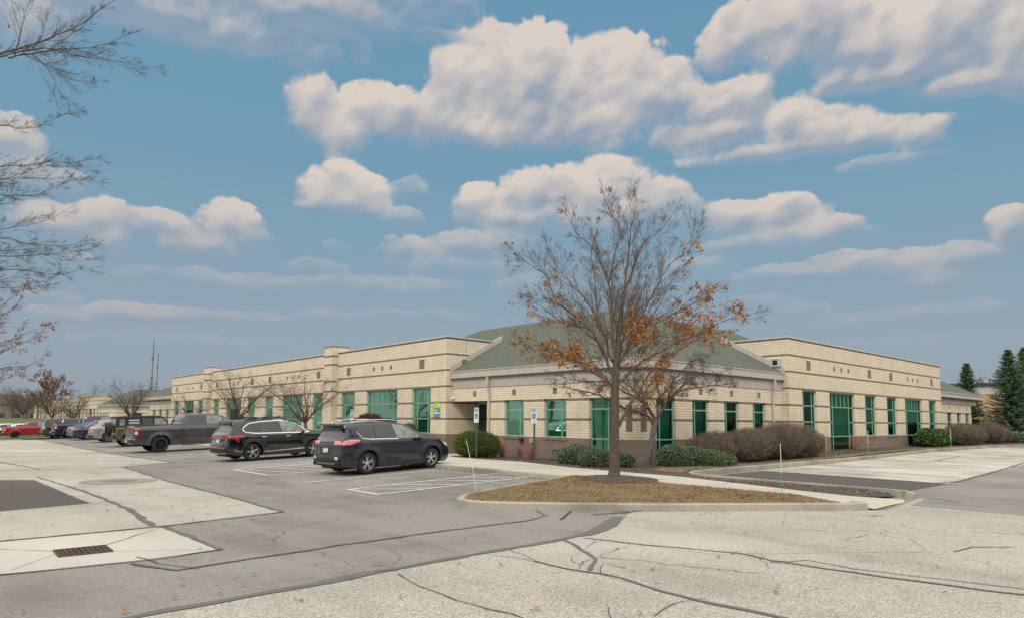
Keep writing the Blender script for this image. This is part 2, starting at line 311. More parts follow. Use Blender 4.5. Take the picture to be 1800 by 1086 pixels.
# ------------------------------------------------------------------ mesh builder
class MB:
    def __init__(s): s.v = []; s.f = []; s.m = []; s.u = []
    def q(s, pts, mi=0, uv=None):
        b = len(s.v); s.v.extend([tuple(p) for p in pts]); s.f.append(tuple(range(b, b + len(pts)))); s.m.append(mi)
        s.u.append(uv if uv else [(p[0] + p[1], p[2]) for p in pts])
    def box(s, x0, x1, y0, y1, z0, z1, mi=0):
        if x1 < x0: x0, x1 = x1, x0
        if y1 < y0: y0, y1 = y1, y0
        p = [(x0, y0, z0), (x1, y0, z0), (x1, y1, z0), (x0, y1, z0), (x0, y0, z1), (x1, y0, z1), (x1, y1, z1), (x0, y1, z1)]
        for f in ((0, 3, 2, 1), (4, 5, 6, 7), (0, 1, 5, 4), (1, 2, 6, 5), (2, 3, 7, 6), (3, 0, 4, 7)):
            pp = [p[i] for i in f]
            s.q(pp, mi, [(a[0] + a[1], a[2] - ZS) for a in pp])
    def tube(s, pts, rad, n=6, mi=0, cap=True):
        rings = []; pv = None
        for i, p in enumerate(pts):
            p = Vector(p)
            d = (Vector(pts[min(i + 1, len(pts) - 1)]) - Vector(pts[max(i - 1, 0)]))
            if d.length < 1e-9: d = Vector((0, 0, 1))
            d.normalize()
            a = d.orthogonal().normalized() if pv is None else (pv - d * pv.dot(d)).normalized()
            pv = a; c = d.cross(a); r = rad[i] if hasattr(rad, '__len__') else rad
            b = len(s.v)
            for k in range(n): s.v.append(tuple(p + (a * cos(2 * pi * k / n) + c * sin(2 * pi * k / n)) * r))
            rings.append(b)
        for i in range(len(rings) - 1):
            for k in range(n):
                s.f.append((rings[i] + k, rings[i] + (k + 1) % n, rings[i + 1] + (k + 1) % n, rings[i + 1] + k)); s.m.append(mi); s.u.append(None)
        if cap and n > 3:
            s.f.append(tuple(rings[0] + k for k in reversed(range(n)))); s.m.append(mi); s.u.append(None)
            s.f.append(tuple(rings[-1] + k for k in range(n))); s.m.append(mi); s.u.append(None)
    def lathe(s, prof, n=24, axis='z', org=(0, 0, 0), mi=0):
        b = len(s.v); o = Vector(org)
        for (r, h) in prof:
            for k in range(n):
                a = 2 * pi * k / n
                p = (r * cos(a), r * sin(a), h) if axis == 'z' else (r * cos(a), h, r * sin(a))
                s.v.append(tuple(o + Vector(p)))
        for i in range(len(prof) - 1):
            for k in range(n):
                s.f.append((b + i * n + k, b + i * n + (k + 1) % n, b + (i + 1) * n + (k + 1) % n, b + (i + 1) * n + k)); s.m.append(mi); s.u.append(None)
    def obj(s, name, mats, parent=None, smooth=False, origin=None):
        me = bpy.data.meshes.new(name)
        vs = s.v
        if origin is not None: vs = [(a - origin[0], b - origin[1], c - origin[2]) for a, b, c in vs]
        me.from_pydata(vs, [], s.f)
        if not isinstance(mats, (list, tuple)): mats = [mats]
        for mm in mats: me.materials.append(mm)
        if len(mats) > 1: me.polygons.foreach_set('material_index', s.m)
        if any(s.u):
            l = me.uv_layers.new(name='UVMap'); k = 0
            for fi, fc in enumerate(s.f):
                u = s.u[fi]
                for j in range(len(fc)):
                    if u: l.data[k].uv = u[j]
                    k += 1
        if smooth: me.polygons.foreach_set('use_smooth', [True] * len(s.f))
        me.update()
        o = bpy.data.objects.new(name, me); C.objects.link(o)
        if origin is not None: o.location = origin
        if parent is not None: o.parent = parent
        return o
def split(mb, name, mats, parent, nf=6):
    for i in range(0, len(mb.f), nf):
        m2 = MB()
        for k in range(i, min(i + nf, len(mb.f))): m2.q([mb.v[j] for j in mb.f[k]], mb.m[k], mb.u[k])
        m2.obj(name, mats, parent)
ZS = .173
def tag(o, label=None, cat=None, group=None, kind=None):
    if label: o['label'] = label
    if cat: o['category'] = cat
    if group: o['group'] = group
    if kind: o['kind'] = kind
    return o
def empty(name, loc, rz=0, label=None, cat=None, group=None):
    o = bpy.data.objects.new(name, None); C.objects.link(o); o.location = loc; o.rotation_euler = (0, 0, rz)
    return tag(o, label, cat, group)
def copy_tree(o, parent=None):
    c = o.copy(); C.objects.link(c); c.parent = parent
    for ch in list(o.children): copy_tree(ch, c)
    return c
def struct(o, label=None): o['kind'] = 'structure'; return tag(o, label)

# ------------------------------------------------------------------ ground
def gz(x, y):
    if x < 17.5:
        b = min(max((y - 8) / 4, 0), 1); z = .035 * min(max(x - 8.1, 0), 5) * b
    else:
        z = .03 + (x - 17.5) * .0052 if x < 31 else .1 + min((x - 31) / 11, 1) * .15
        if y > 17.3: z = .1
    if y > 24: z -= .004 * (min(y, 70) - 24)
    if y > 70: z -= .72 * min((y - 70) / 25, 1)
    return z
def lines(a, b, st): 
    n = int(round((b - a) / st)); return [a + i * st for i in range(n + 1)]
GX = sorted(set([-2500, -600, -150, -60, -30, -15, 8.1, 13.1, 17.5, 17.52, 31, 42] + lines(-6, 30, 2) + lines(30, 70, 4) + [90, 120, 200, 500, 2500]))
GY = sorted(set([-2500, -600, -150, -60, -30, -15, 8, 12, 17.3, 17.32, 24, 70, 95] + lines(-6, 30, 2) + lines(30, 94, 4) + [110, 150, 200, 300, 600, 2500]))
mb = MB()
for i in range(len(GX) - 1):
    for j in range(len(GY) - 1):
        xs = (GX[i], GX[i + 1]); ys = (GY[j], GY[j + 1])
        mb.q([(x, y, gz(x, y) - .004) for x, y in ((xs[0], ys[0]), (xs[1], ys[0]), (xs[1], ys[1]), (xs[0], ys[1]))])
struct(mb.obj('ground', M_far), 'open ground under and around the car parks')

def sheet_bm(poly, hf, off, step=None):
    bm = bmesh.new()
    vs = [bm.verts.new((x, y, 0)) for x, y in poly]
    bm.faces.new(vs); bmesh.ops.triangulate(bm, faces=bm.faces[:])
    x0, x1 = min(p[0] for p in poly), max(p[0] for p in poly); y0, y1 = min(p[1] for p in poly), max(p[1] for p in poly)
    gx = [g for g in GX if x0 < g < x1]; gy = [g for g in GY if y0 < g < y1]
    if step:
        gx += lines(x0, x1, step)[1:-1]; gy += lines(y0, y1, step)[1:-1]
    for gv, no, ix in ((gx, (1, 0, 0), 0), (gy, (0, 1, 0), 1)):
        for v in gv:
            co = [0, 0, 0]; co[ix] = v
            bmesh.ops.bisect_plane(bm, geom=bm.verts[:] + bm.edges[:] + bm.faces[:], plane_co=co, plane_no=no)
    for v in bm.verts: v.co.z = hf(v.co.x, v.co.y) + off
    for f in bm.faces:
        f.normal_update()
        if f.normal.z < 0: f.normal_flip()
    return bm
def sheet(name, polys, m, off, hf=gz, step=None, smooth=False):
    me = bpy.data.meshes.new(name); big = bmesh.new()
    for p in polys:
        b = sheet_bm(p, hf, off, step); tmp = bpy.data.meshes.new('t'); b.to_mesh(tmp); b.free(); big.from_mesh(tmp); bpy.data.meshes.remove(tmp)
    big.to_mesh(me); big.free(); me.materials.append(m)
    if smooth: me.polygons.foreach_set('use_smooth', [True] * len(me.polygons))
    o = bpy.data.objects.new(name, me); C.objects.link(o); return o
def wob(pts, amp=.03, n=6, seed=1):
    out = []
    for i in range(len(pts) - 1):
        a, b = Vector(pts[i]), Vector(pts[i + 1]); L = (b - a).length; k = max(2, int(L / .25)) if n == 0 else n
        pn = Vector((-(b - a).y, (b - a).x)).normalized()
        for j in range(k):
            p = a.lerp(b, j / k); s = noise.noise(Vector((p.x * 2.3, p.y * 2.3, seed))) * amp if j or i else 0
            out.append(tuple(p + pn * s))
    out.append(tuple(pts[-1])); return out
def ribbon(pts, w, seed=3, amp=.05, wv=.7):
    pts = wob(pts, amp, 0, seed); L = []; Rr = []
    for i, p in enumerate(pts):
        p = Vector(p); d = Vector(pts[min(i + 1, len(pts) - 1)]) - Vector(pts[max(i - 1, 0)]); d.normalize(); n_ = Vector((-d.y, d.x))
        ww = (w[0] + (w[1] - w[0]) * i / (len(pts) - 1)) if isinstance(w, tuple) else w
        k = ww * .5 * (1 + wv * noise.noise(Vector((p.x * 3, p.y * 3, seed + 9)))) 
        L.append(tuple(p + n_ * k)); Rr.append(tuple(p - n_ * k))
    return L, Rr
def ribbons(name, items, m, off, hf=gz):
    mb = MB()
    for (pts, w, sd_) in items:
        L, Rr = ribbon(pts, w, sd_)
        for i in range(len(L) - 1):
            mb.q([(x, y, hf(x, y) + off) for x, y in (Rr[i], Rr[i + 1], L[i + 1], L[i])])
    return mb.obj(name, m)

struct(sheet('parking_lot', [[(-30, -25), (60, -25), (60, 12.2), (13.0, 12.2), (13.2, 16), (13.2, 95), (-30, 95)]], M_mid, 0, step=None), 'mid-grey asphalt of the car park and its drives')
front = wob([(-28, 6.75), (1.5, 6.73), (3.2, 6.78), (5.0, 6.94), (7.2, 7.0), (8.06, 7.11), (8.98, 7.4), (10.6, 8.3)], .05, 12, 4)
struct(sheet('road', [front + [(14.9, 5.2), (17.55, 5.4)] + wob([(17.5, 5.3), (17.42, 3.4), (17.3, -24)], .03, 10, 2) + [(-28, -24)]], M_agg, .004), 'pale worn aggregate road in the foreground')
struct(sheet('worn_asphalt', [wob([(-14, 11.9), (3.09, 11.95), (5.29, 12.4), (5.37, 15.6), (5.33, 20.0), (5.6, 26.9)], .05, 8, 5) + [(5.5, 27.25), (-14, 27.4)]], M_lite, .004), 'pale worn asphalt lane at the left')
struct(sheet('worn_asphalt', [wob([(-14, 27.47), (5.5, 27.33), (7.83, 29.1), (7.55, 34.1), (7.46, 40), (7.6, 49.4), (7.9, 64), (8, 72)], .05, 8, 6) + [(-14, 72)]], M_lite, .004), 'pale worn asphalt further along the left lane')
struct(sheet('drain_slab', [wob([(-4, 11.79), (3.06, 11.85), (3.12, 9.37), (2.26, 9.28), (.8, 9.42), (-4, 9.6)], .015, 6, 8)], M_conc, .008), 'cream concrete slab round the drain')
struct(sheet('asphalt_patch', [wob([(-6, 24), (1.84, 23.3), (2.55, 22.85), (2.66, 20), (2.74, 16.03), (1.27, 15.65), (-6, 14.4)], .02, 6, 9)], M_dark, .008), 'dark asphalt patch at the left edge')
struct(sheet('right_lot', [wob([(22.75, 12.2), (22.4, 6.15), (24, 6.1), (27.6, 6.38), (35.4, 6.6), (44, 6.5), (56, 6.4)], .08, 8, 11) + [(56, 12.2)]], M_lot, .004), 'bleached parking bays beside the right facade')
struct(sheet('asphalt_patch', [[(18.2, 11.9), (18.0, 6.2), (22.38, 6.1), (22.7, 11.9)]], M_dark, .008), 'dark asphalt strip behind the narrow kerb')
def ins(p, q, t): return (p[0] + (q[0] - p[0]) * t, p[1] + (q[1] - p[1]) * t)
cr = [([(-3, 6.62), (1.5, 6.7), (3.2, 6.78), (5.0, 6.94), (7.2, 7.0), (8.06, 7.11), (8.9, 7.38)], .12, 4), ([(9.6, 8.45), (10.9, 8.2)], .06, 6),
 ([(2.05, 9.15), (2.35, 8.45), (3.0, 8.5), (4.5, 8.65), (6.5, 8.75), (8.2, 8.7), (8.9, 8.95)], .055, 7), ([(8.8, 8.9), (9.15, 9.5)], .06, 7),
 ([(5.62, 27.0), (5.33, 20.0), (5.37, 15.6), (5.29, 12.4)], .09, 8), ([(5.29, 12.4), (3.1, 11.95), (-3, 11.85)], .05, 9),
 ([(3.1, 11.85), (3.15, 9.35)], .09, 10), ([(3.15, 9.35), (2.2, 9.24), (.8, 9.4), (-3, 9.55)], .04, 10),
 ([(8, 70), (7.9, 64), (7.55, 49), (7.46, 40), (7.55, 34), (7.83, 29.1)], .10, 11),
 ([(7.8, 29.1), (5.5, 27.3), (-6, 27.4)], .05, 12),
 ([(2.74, 23.9), (3.1, 18.5), (3.15, 14.5), (2.98, 12.1)], (.05, .12), 13), ([(2.15, 40), (2.6, 33), (3.0, 29.9), (3.2, 27.6)], .07, 14),
 ([(1.27, 15.65), (-5, 14.4)], .06, 15), ([(2.75, 16.03), (2.6, 20), (2.55, 22.8)], .05, 15)]
struct(ribbons('crack_sealer', cr, M_seal, .012), 'dark sealed joints between the asphalt areas')
from_px = [ # foreground sealed cracks and open cracks, world x,y
]
def GP(px, py, z=0):
    d = fw + r2 * ((px - 900) / FPX) - u2 * ((py - 634.9) / FPX); t = (z - 1.75) / d.z
    return (d.x * t, d.y * t)
PL = lambda *a: [GP(x, y) for x, y in a]
seal2 = [(PL((1028,946), (1139,958), (1300,973), (1353,985), (1407,993), (1500,1007), (1620,1024), (1800,1046), (2000,1070)), (.03, .07), 21),
 (PL((1353,988), (1420,985), (1500,1000), (1600,1012), (1800,1036)), .025, 22),
 (PL((992,950), (1016,961), (1034,972), (1049,983), (1042,993), (1037,1003)), .055, 23),
 (PL((938,986), (992,999), (1055,1009), (1110,1022), (1160,1038), (1230,1055), (1300,1071), (1380,1086), (1480,1110)), (.03, .075), 24),
 (PL((1677,970), (1710,962), (1783,962)), .03, 25), (PL((1647,852), (1683,850), (1733,837), (1800,820)), .12, 26)]
struct(sheet('crack_sealer', [PL((1012,944), (1030,935), (1050,925), (1064,915), (1078,909), (1093,908), (1095,912), (1086,923), (1066,933), (1040,941))], M_seal, .0128), 'wide dark smear of sealer by the island kerb')
struct(ribbons('crack_sealer', seal2, M_seal, .0125), 'dark sealed cracks crossing the pale foreground road')
M_crack = mat('open_crack', (.05, .045, .04), 1)
crk = [(PL((700,1009), (736,1031), (775,1044), (802,1057), (859,1072), (900,1080), (960,1100)), .016, 31), (PL((860,976), (900,979), (938,988), (1000,1002)), .014, 32),
 (PL((895,967), (920,975), (945,988)), .010, 33), (PL((1070,1069), (1075,1090)), .012, 34), (PL((1150,1084), (1190,1061), (1240,1052)), .012, 35),
 (PL((1310,973), (1380,974), (1500,972), (1640,971)), .008, 36), (PL((1055,1009), (1060,990), (1100,1000)), .01, 37), (PL((1628,877), (1700,886.7), (1800,895)), .04, 38),
 (PL((147,868), (300,857), (402,861)), .012, 39), (PL((120,873), (210,870), (390,865)), .010, 40), (PL((0,966), (95,970)), .012, 41), (PL((182,960), (285,927)), .014, 42), (PL((190,970), (372,967)), .008, 43),
 (PL((96,975), (20,1003)), .008, 44), (PL((1420,811), (1450,813), (1466,818)), .04, 45), (PL((1640,816), (1690,808), (1740,806)), .04, 46), (PL((240,980), (280,990), (350,1000)), .02, 47),
 (PL((560,1022), (640,1006), (700,1003)), .02, 48), (PL((985,914), (1004,900)), .05, 49)]
struct(ribbons('road_cracks', crk, M_crack, .0135), 'fine open cracks in the asphalt')

# painted lines
def strip_poly(a, b, w):
    a, b = Vector(a), Vector(b); d = (b - a).normalized(); n_ = Vector((-d.y, d.x)) * w / 2
    return [tuple(a - n_), tuple(b - n_), tuple(b + n_), tuple(a + n_)]
pl = []
def hatch(x0, x1, y0, y1, n):
    pl.append(strip_poly((x0, y0), (x1, y0), .10)); pl.append(strip_poly((x0, y1), (x1, y1), .10)); pl.append(strip_poly((x0 + .05, y0 + .055), (x0 + .05, y1 - .055), .10))
    for k in range(n):
        a = x0 + .15 + (x1 - x0 - .4) * k / n; pl.append(strip_poly((a, y1 - .06), (min(a + (x1 - x0) / n * .95, x1), y0 + .06), .09))
hatch(8.15, 13.2, 13.88, 15.33, 4); hatch(8.2, 13.1, 20.6, 23.5, 5)
pl.append(strip_poly((8.07, 17.68), (13.2, 17.7), .10))
struct(sheet('parking_markings', pl, M_paint, .012), 'white hatched access aisles and stall line')
ol = []
for y in (26.2, 28.95, 31.7, 34.45, 39.9, 42.65, 45.4, 48.2, 50.9, 53.6, 56.4, 59.1, 61.9, 64.6, 67.4): ol.append(strip_poly((8.1, y), (13.1, y), .10))
for k, x in enumerate((25.45, 28.2, 30.95, 33.7, 36.45, 39.2, 42.0, 44.7, 47.5)): ol.append(strip_poly((x, 6.6), (x, 12.1), .10))
ol.append(strip_poly((22.9, 12.1), (22.4, 5.9), .12))
struct(sheet('parking_markings', ol, M_paint_old, .0125), 'worn white stall lines further back and in the right lot')

# raised kerbs: polyline swept
def kz(x, y): return gz(x, y)
def kerb(name, pts, w=.16, h=.15, label=None, inner=1, hz=None, base=None):
    mb = MB(); P = [Vector(p) for p in pts]; out = []
    for i, p in enumerate(P):
        d = (P[min(i + 1, len(P) - 1)] - P[max(i - 1, 0)]).normalized(); n_ = Vector((-d.y, d.x)) * inner
        g0 = (hz or gz)(p.x, p.y); top = g0 + h if base is None else base[i]
        bvl = .025
        out.append([(p.x, p.y, g0 - .08), (p.x + n_.x * .012, p.y + n_.y * .012, top - bvl), (p.x + n_.x * (.012 + bvl), p.y + n_.y * (.012 + bvl), top), (p.x + n_.x * (w - .01), p.y + n_.y * (w - .01), top), (p.x + n_.x * w, p.y + n_.y * w, top - .01), (p.x + n_.x * w, p.y + n_.y * w, g0 - .08)])
    for i in range(len(out) - 1):
        for k in range(5):
            a, b = out[i], out[i + 1]; mb.q([a[k], b[k], b[k + 1], a[k + 1]] if inner < 0 else [a[k + 1], b[k + 1], b[k], a[k]])
    mb.q(out[0]); mb.q(out[-1][::-1])
    return struct(mb.obj(name, M_kerb), label)
def arc(c, r, a0, a1, n): return [(c[0] + r * cos(radians(a0 + (a1 - a0) * i / n)), c[1] + r * sin(radians(a0 + (a1 - a0) * i / n))) for i in range(n + 1)]
def joints(name, pts, every, w=.17, h=.15, label=None):
    mb = MB()
    for i in range(0, len(pts) - 1):
        a, b = Vector(pts[i]), Vector(pts[i + 1]); L = (b - a).length; k = every * .5
        d = (b - a).normalized(); n_ = Vector((-d.y, d.x))
        while k < L:
            p = a + d * k; g0 = gz(p.x, p.y)
            ff = [(p + n_ * -.004, g0), (p + n_ * .008, g0 + h - .022), (p + n_ * .035, g0 + h + .003), (p + n_ * w, g0 + h + .003)]
            for j in range(3):
                (p0, z0), (p1, z1) = ff[j], ff[j + 1]
                mb.q([(p0.x, p0.y, z0), (p0.x + d.x * .012, p0.y + d.y * .012, z0), (p1.x + d.x * .012, p1.y + d.y * .012, z1), (p1.x, p1.y, z1)])
            k += every
    return struct(mb.obj(name, M_crack), label)
# island outline (counter-clockwise seen from above), outer edge
isl_front = [(14.62, 5.42), (14.1, 5.72), (12.38, 7.0), (10.9, 8.1), (9.5, 9.2), (8.75, 9.95), (8.42, 10.5)]
isl_back = [(8.36, 10.9), (8.5, 11.25), (8.85, 11.55), (9.6, 11.8), (11.1, 12.1), (12.4, 12.25), (13.15, 12.5)]
kerb('kerb', [(14.85, 5.75), (14.72, 5.45)] + isl_front[1:] + isl_back, .17, .15, 'kerb round the tree island', -1)
isl = isl_front + isl_back + [(13.5, 12.6), (13.75, 11), (14.2, 9), (14.45, 7), (14.6, 5.9)]
def wz(x, y):
    z = .30 if y > 14 else .30 - (14 - y) * .012
    if y < 7: z = .216 * max(0, (y - 5.3) / 1.7) ** .8 + .012
    if y > 18: z -= .010 * (min(y, 27) - 18)
    if x > 15.4: z -= .02 * min(x - 15.4, 4)
    if y > 27: z = min(z, .21 - .004 * (y - 27))
    return z
TREE = (13.68, 11.3)
isl_in = [(14.5, 5.62), (14.15, 5.9), (12.45, 7.16), (10.98, 8.27), (9.6, 9.36), (8.9, 10.05), (8.6, 10.55), (8.53, 10.85), (8.65, 11.12), (8.95, 11.4), (9.65, 11.63), (11.1, 11.92), (12.45, 12.08), (13.25, 12.4), (13.45, 12.4), (13.68, 11), (14.12, 9), (14.4, 7), (14.55, 5.95)]
def edge_d(x, y):
    m = 9
    for i in range(len(isl_in)):
        (ax, ay), (bx, by) = isl_in[i], isl_in[(i + 1) % len(isl_in)]; dx, dy = bx - ax, by - ay; t = max(0, min(1, ((x - ax) * dx + (y - ay) * dy) / (dx * dx + dy * dy + 1e-9)))
        m = min(m, hypot(x - ax - t * dx, y - ay - t * dy))
    return m
def iz(x, y):
    d = min(edge_d(x, y) / 1.3, 1)
    xw = np.interp(y, [5.4, 5.9, 7, 9, 11, 12.6], [14.72, 14.62, 14.47, 14.2, 13.76, 13.48]); e = max(0., min(1., 1 - (xw - x) / 1.4)); e = e * e * (3 - 2 * e)
    m = math.exp(-((x - TREE[0]) ** 2 + (y - TREE[1]) ** 2) / 1.2) * .06
    return (gz(x, y) * (1 - .3 * d) + .140 + .04 * d) * (1 - e) + (wz(x, y) + .004) * e + m + .012 * d * noise.noise(Vector((x * 2, y * 2, 0)))
def shrinkp(poly, c, k): return [(c[0] + (x - c[0]) * k, c[1] + (y - c[1]) * k) for x, y in poly]
struct(sheet('grass_island', [shrinkp(isl_in, (12, 9.6), 1.022)], M_grass, 0, iz, .3, True), 'dry brown grass of the tree island')
def ringpoly(c, rx, ry, n=22, a=-.84, sd_=0):
    out = []
    for k in range(n):
        t = 2 * pi * k / n; rr = 1 + .12 * noise.noise(Vector((cos(t) * 2, sin(t) * 2, sd_)))
        u, v = rx * cos(t) * rr, ry * sin(t) * rr; out.append((c[0] + u * cos(a) - v * sin(a), c[1] + u * sin(a) + v * cos(a)))
    return out
struct(sheet('tree_mulch', [ringpoly((TREE[0] - .1, TREE[1] - .2), 1.05, 1.0)], M_mulch, .012, iz, .2, True), 'dark mulch ring round the trunk')

# sidewalk
walk = [(14.75, 5.35), (14.62, 5.9), (14.47, 7), (14.2, 9), (13.76, 11), (13.48, 12.6), (13.3, 14), (13.22, 16.5), (13.2, 20), (13.2, 74), (15.2, 74), (15.2, 28.5), (19.75, 28.3), (19.75, 27), (21.75, 27), (21.75, 24.2), (19.9, 24.0), (17.4, 23.6), (16.9, 21), (16.75, 18.2), (16.1, 16), (15.75, 14.5), (15.85, 12.9), (16.05, 10.8), (15.65, 8.8), (15.3, 7.1), (15.9, 6.2), (17.4, 5.45)]
struct(sheet('sidewalk', [walk], M_walk, 0, wz, None), 'pale concrete walk along the building')
kerb('kerb', [(13.15, 74), (13.14, 40), (13.12, 24), (13.1, 18), (13.1, 16.5), (13.18, 14), (13.3, 12.65)], .14, .15, 'kerb between the bays and the walk', 1, base=[wz(13.2, y) + .002 for y in (74, 40, 24, 18, 16.5, 14, 12.6)])
mbj = MB()
for y in [5.9 + 1.55 * k for k in range(32)]:
    x0 = 13.2 if y > 16 else 13.3 + (16 - y) * .13
    x1 = 15.2 if y > 28 else (16.8 if y > 17 else 15.7)
    if y > 6.6: mbj.q([(x0 + .15, y, wz(x0, y) + .004), (x1, y + .05, wz(x1, y) + .004), (x1, y + .064, wz(x1, y) + .004), (x0 + .15, y + .014, wz(x0, y) + .004)])
struct(mbj.obj('sidewalk_joints', M_crack), 'tooled joints across the walk')

# planting bed
def bz(x, y):
    b = .22 if x < 26 else .22 + .16 * min((x - 26) / 12, 1)
    d = min(hypot(max(x - 20.1, 0), max(15.5 - y, 0)), 99)
    if x < 20.2 and y > 15.4: b = .24 - .06 * min(max((x - 16.5) / 3.4, 0), 1)
    if y < 12 and x < 18.4: return min(.14, wz(x, y) - .012) + .006 * noise.noise(Vector((x * 5, y * 5, 4)))
    return b + .02 * noise.noise(Vector((x * .9, y * .9, 4))) + .012 * noise.noise(Vector((x * 5, y * 5, 4)))
bed = [(16.9, 21), (16.75, 18.2), (16.1, 16), (15.75, 14.5), (15.85, 12.9), (16.05, 10.8), (15.65, 8.8), (15.3, 7.1), (15.95, 6.2), (17.55, 5.85), (18.0, 6.3), (17.85, 8.2), (17.9, 11.2), (18.3, 12.1), (19, 12.35), (24.5, 12.4), (31.6, 12.4), (42, 12.4), (54, 12.35), (60, 11.2), (70, 9), (90, 12), (90, 17), (20.3, 17), (20.3, 24.1), (17.4, 23.6)]
struct(sheet('mulch_bed', [bed], M_mulch, 0, bz, .5, True), 'dark mulch bed at the foot of the building')
struct(sheet('mulch_bed', [[(15.2, 28.5), (20.2, 28.5), (20.2, 88), (15.2, 88)]], M_mulch, 0, lambda x, y: bz(x, y) - .004 * (y - 24), 2), 'mulch bed along the left facade')
struct(sheet('grass_verge', [[(18.4, 12.38), (24.5, 12.40), (31.6, 12.4), (42, 12.4), (54, 12.35), (54, 12.7), (42, 13.0), (34, 13.1), (28, 12.85), (22, 13.1), (19, 13.6), (17.9, 13.3), (17.5, 12.4), (17.95, 12.0)]], M_grass, .012, bz, .5, True), 'narrow strip of dry grass along the right kerb')
kerb('kerb', [(60, 10.9), (57, 11.6), (54, 12.2), (42, 12.25), (31.6, 12.25), (24.5, 12.25), (19.4, 12.25), (18.6, 12.15), (18.15, 11.8), (17.98, 11.2), (17.92, 9), (17.95, 7.2), (18.02, 6.2), (17.95, 5.75), (17.7, 5.48), (17.4, 5.46)], .17, .15, 'kerb round the right parking lot', -1,
     base=[.40, .40, .40, .39, .27, .235, .22, .215, .21, .20, .19, .185, .18, .178, .17, .16])

# ------------------------------------------------------------------ building helpers
c_ = .1016
def lz(i): return ZS + i * c_
class F:      # a facade plane: 'L' runs along y and faces -x, 'R' runs along x and faces -y
    def __init__(s, k, p): s.k = k; s.p = p
    def P(s, u, d, z): return (s.p + d, u, z) if s.k == 'L' else (u, s.p + d, z)
    def box(s, mb, u0, u1, d0, d1, z0, z1, mi=0):
        a = s.P(u0, d0, z0); b = s.P(u1, d1, z1); mb.box(a[0], b[0], a[1], b[1], z0, z1, mi)
def wall(mb, f, u0, u1, z0, z1, holes, rev=.2, mi=0):
    us = sorted(set([u0, u1] + [h[0] for h in holes] + [h[1] for h in holes])); zs = sorted(set([z0, z1] + [h[2] for h in holes] + [h[3] for h in holes]))
    sgn = 1 if f.k == 'L' else -1
    def quad(pts, n):  # orient towards n
        a, b, c = (Vector(p) for p in pts[:3])
        if (b - a).cross(c - a).dot(Vector(n)) < 0: pts = pts[::-1]
        mb.q(pts, mi, [((p[1] if f.k == 'L' else p[0]) + (p[0] if f.k == 'L' else p[1]) - f.p, p[2] - ZS) for p in pts])
    out = (-1, 0, 0) if f.k == 'L' else (0, -1, 0)
    for i in range(len(us) - 1):
        for j in range(len(zs) - 1):
            cu_, cz = (us[i] + us[i + 1]) / 2, (zs[j] + zs[j + 1]) / 2
            if any(h[0] < cu_ < h[1] and h[2] < cz < h[3] for h in holes): continue
            quad([f.P(us[i], 0, zs[j]), f.P(us[i + 1], 0, zs[j]), f.P(us[i + 1], 0, zs[j + 1]), f.P(us[i], 0, zs[j + 1])], out)
    for h in holes:
        a, b, lo, hi_ = h[:4]; rv = h[4] if len(h) > 4 else rev
        ud = (0, 1, 0) if f.k == 'L' else (1, 0, 0)
        quad([f.P(a, 0, lo), f.P(a, rv, lo), f.P(a, rv, hi_), f.P(a, 0, hi_)], ud)
        quad([f.P(b, 0, lo), f.P(b, rv, lo), f.P(b, rv, hi_), f.P(b, 0, hi_)], tuple(-x for x in ud))
        quad([f.P(a, 0, hi_), f.P(b, 0, hi_), f.P(b, rv, hi_), f.P(a, rv, hi_)], (0, 0, -1))
        quad([f.P(a, 0, lo), f.P(b, 0, lo), f.P(b, rv, lo), f.P(a, rv, lo)], (0, 0, 1))
def window(par, f, a, b, lo, hi_, vbars, hbars, blind=1.0, simple=False):
    """vbars: (u, z0, z1); hbars: (z, u0, u1)"""
    w = .055; mb = MB(); D0, D1 = .11, .17
    for (u0, u1) in ((a, a + w), (b - w, b)): f.box(mb, u0, u1, D0, D1, lo, hi_)
    for (z0, z1) in ((lo, lo + w), (hi_ - w, hi_)): f.box(mb, a + w, b - w, D0 + .002, D1 - .002, z0, z1)
    for (u, z0, z1) in vbars: f.box(mb, u - w / 2, u + w / 2, D0 + .004, D1 - .004, z0, z1)
    for (z, u0, u1) in hbars: f.box(mb, u0, u1, D0 + .001, D1 - .001, z - w / 2, z + w / 2)
    fr = mb.obj('window', M_frame, par)
    mb = MB(); mb.q([f.P(a + .02, .14, lo + .02), f.P(b - .02, .14, lo + .02), f.P(b - .02, .14, hi_ - .02), f.P(a + .02, .14, hi_ - .02)]); mb.obj('pane', M_glass, fr)
    if blind > 0:
        mb = MB(); e = lo + (hi_ - lo) * (1 - blind); mb.q([f.P(a + .06, .26, e), f.P(b - .06, .26, e), f.P(b - .06, .26, hi_), f.P(a + .06, .26, hi_)]); mb.obj('blind', M_blind, fr)
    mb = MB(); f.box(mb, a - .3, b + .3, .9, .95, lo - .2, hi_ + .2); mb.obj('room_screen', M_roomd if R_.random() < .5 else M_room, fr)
    return fr
def narrow(par, f, a, b, blind=1.0, lo=lz(9), hi_=lz(32)):
    w = b - a; v = [(a + w * .21, lo, hi_), (b - w * .21, lo, hi_)]
    window(par, f, a, b, lo, hi_, v, [(lz(24.5), a, b), (lz(16.5), a, b)], blind)
def wide(par, f, a, b, blind=.8, lo=ZS - .02, hi_=lz(32)):
    w = b - a; s = w * .178; v = [(a + s, lo, hi_), (b - s, lo, hi_)]; st = (w - 2 * s) / 4
    v += [(a + s + st * k, lz(24.5), hi_) for k in (1, 2, 3)]
    window(par, f, a, b, lo, hi_, v, [(lz(24.5), a, b), (lz(9), a, b), (lz(16.5), a, a + s), (lz(16.5), b - s, b)], blind)

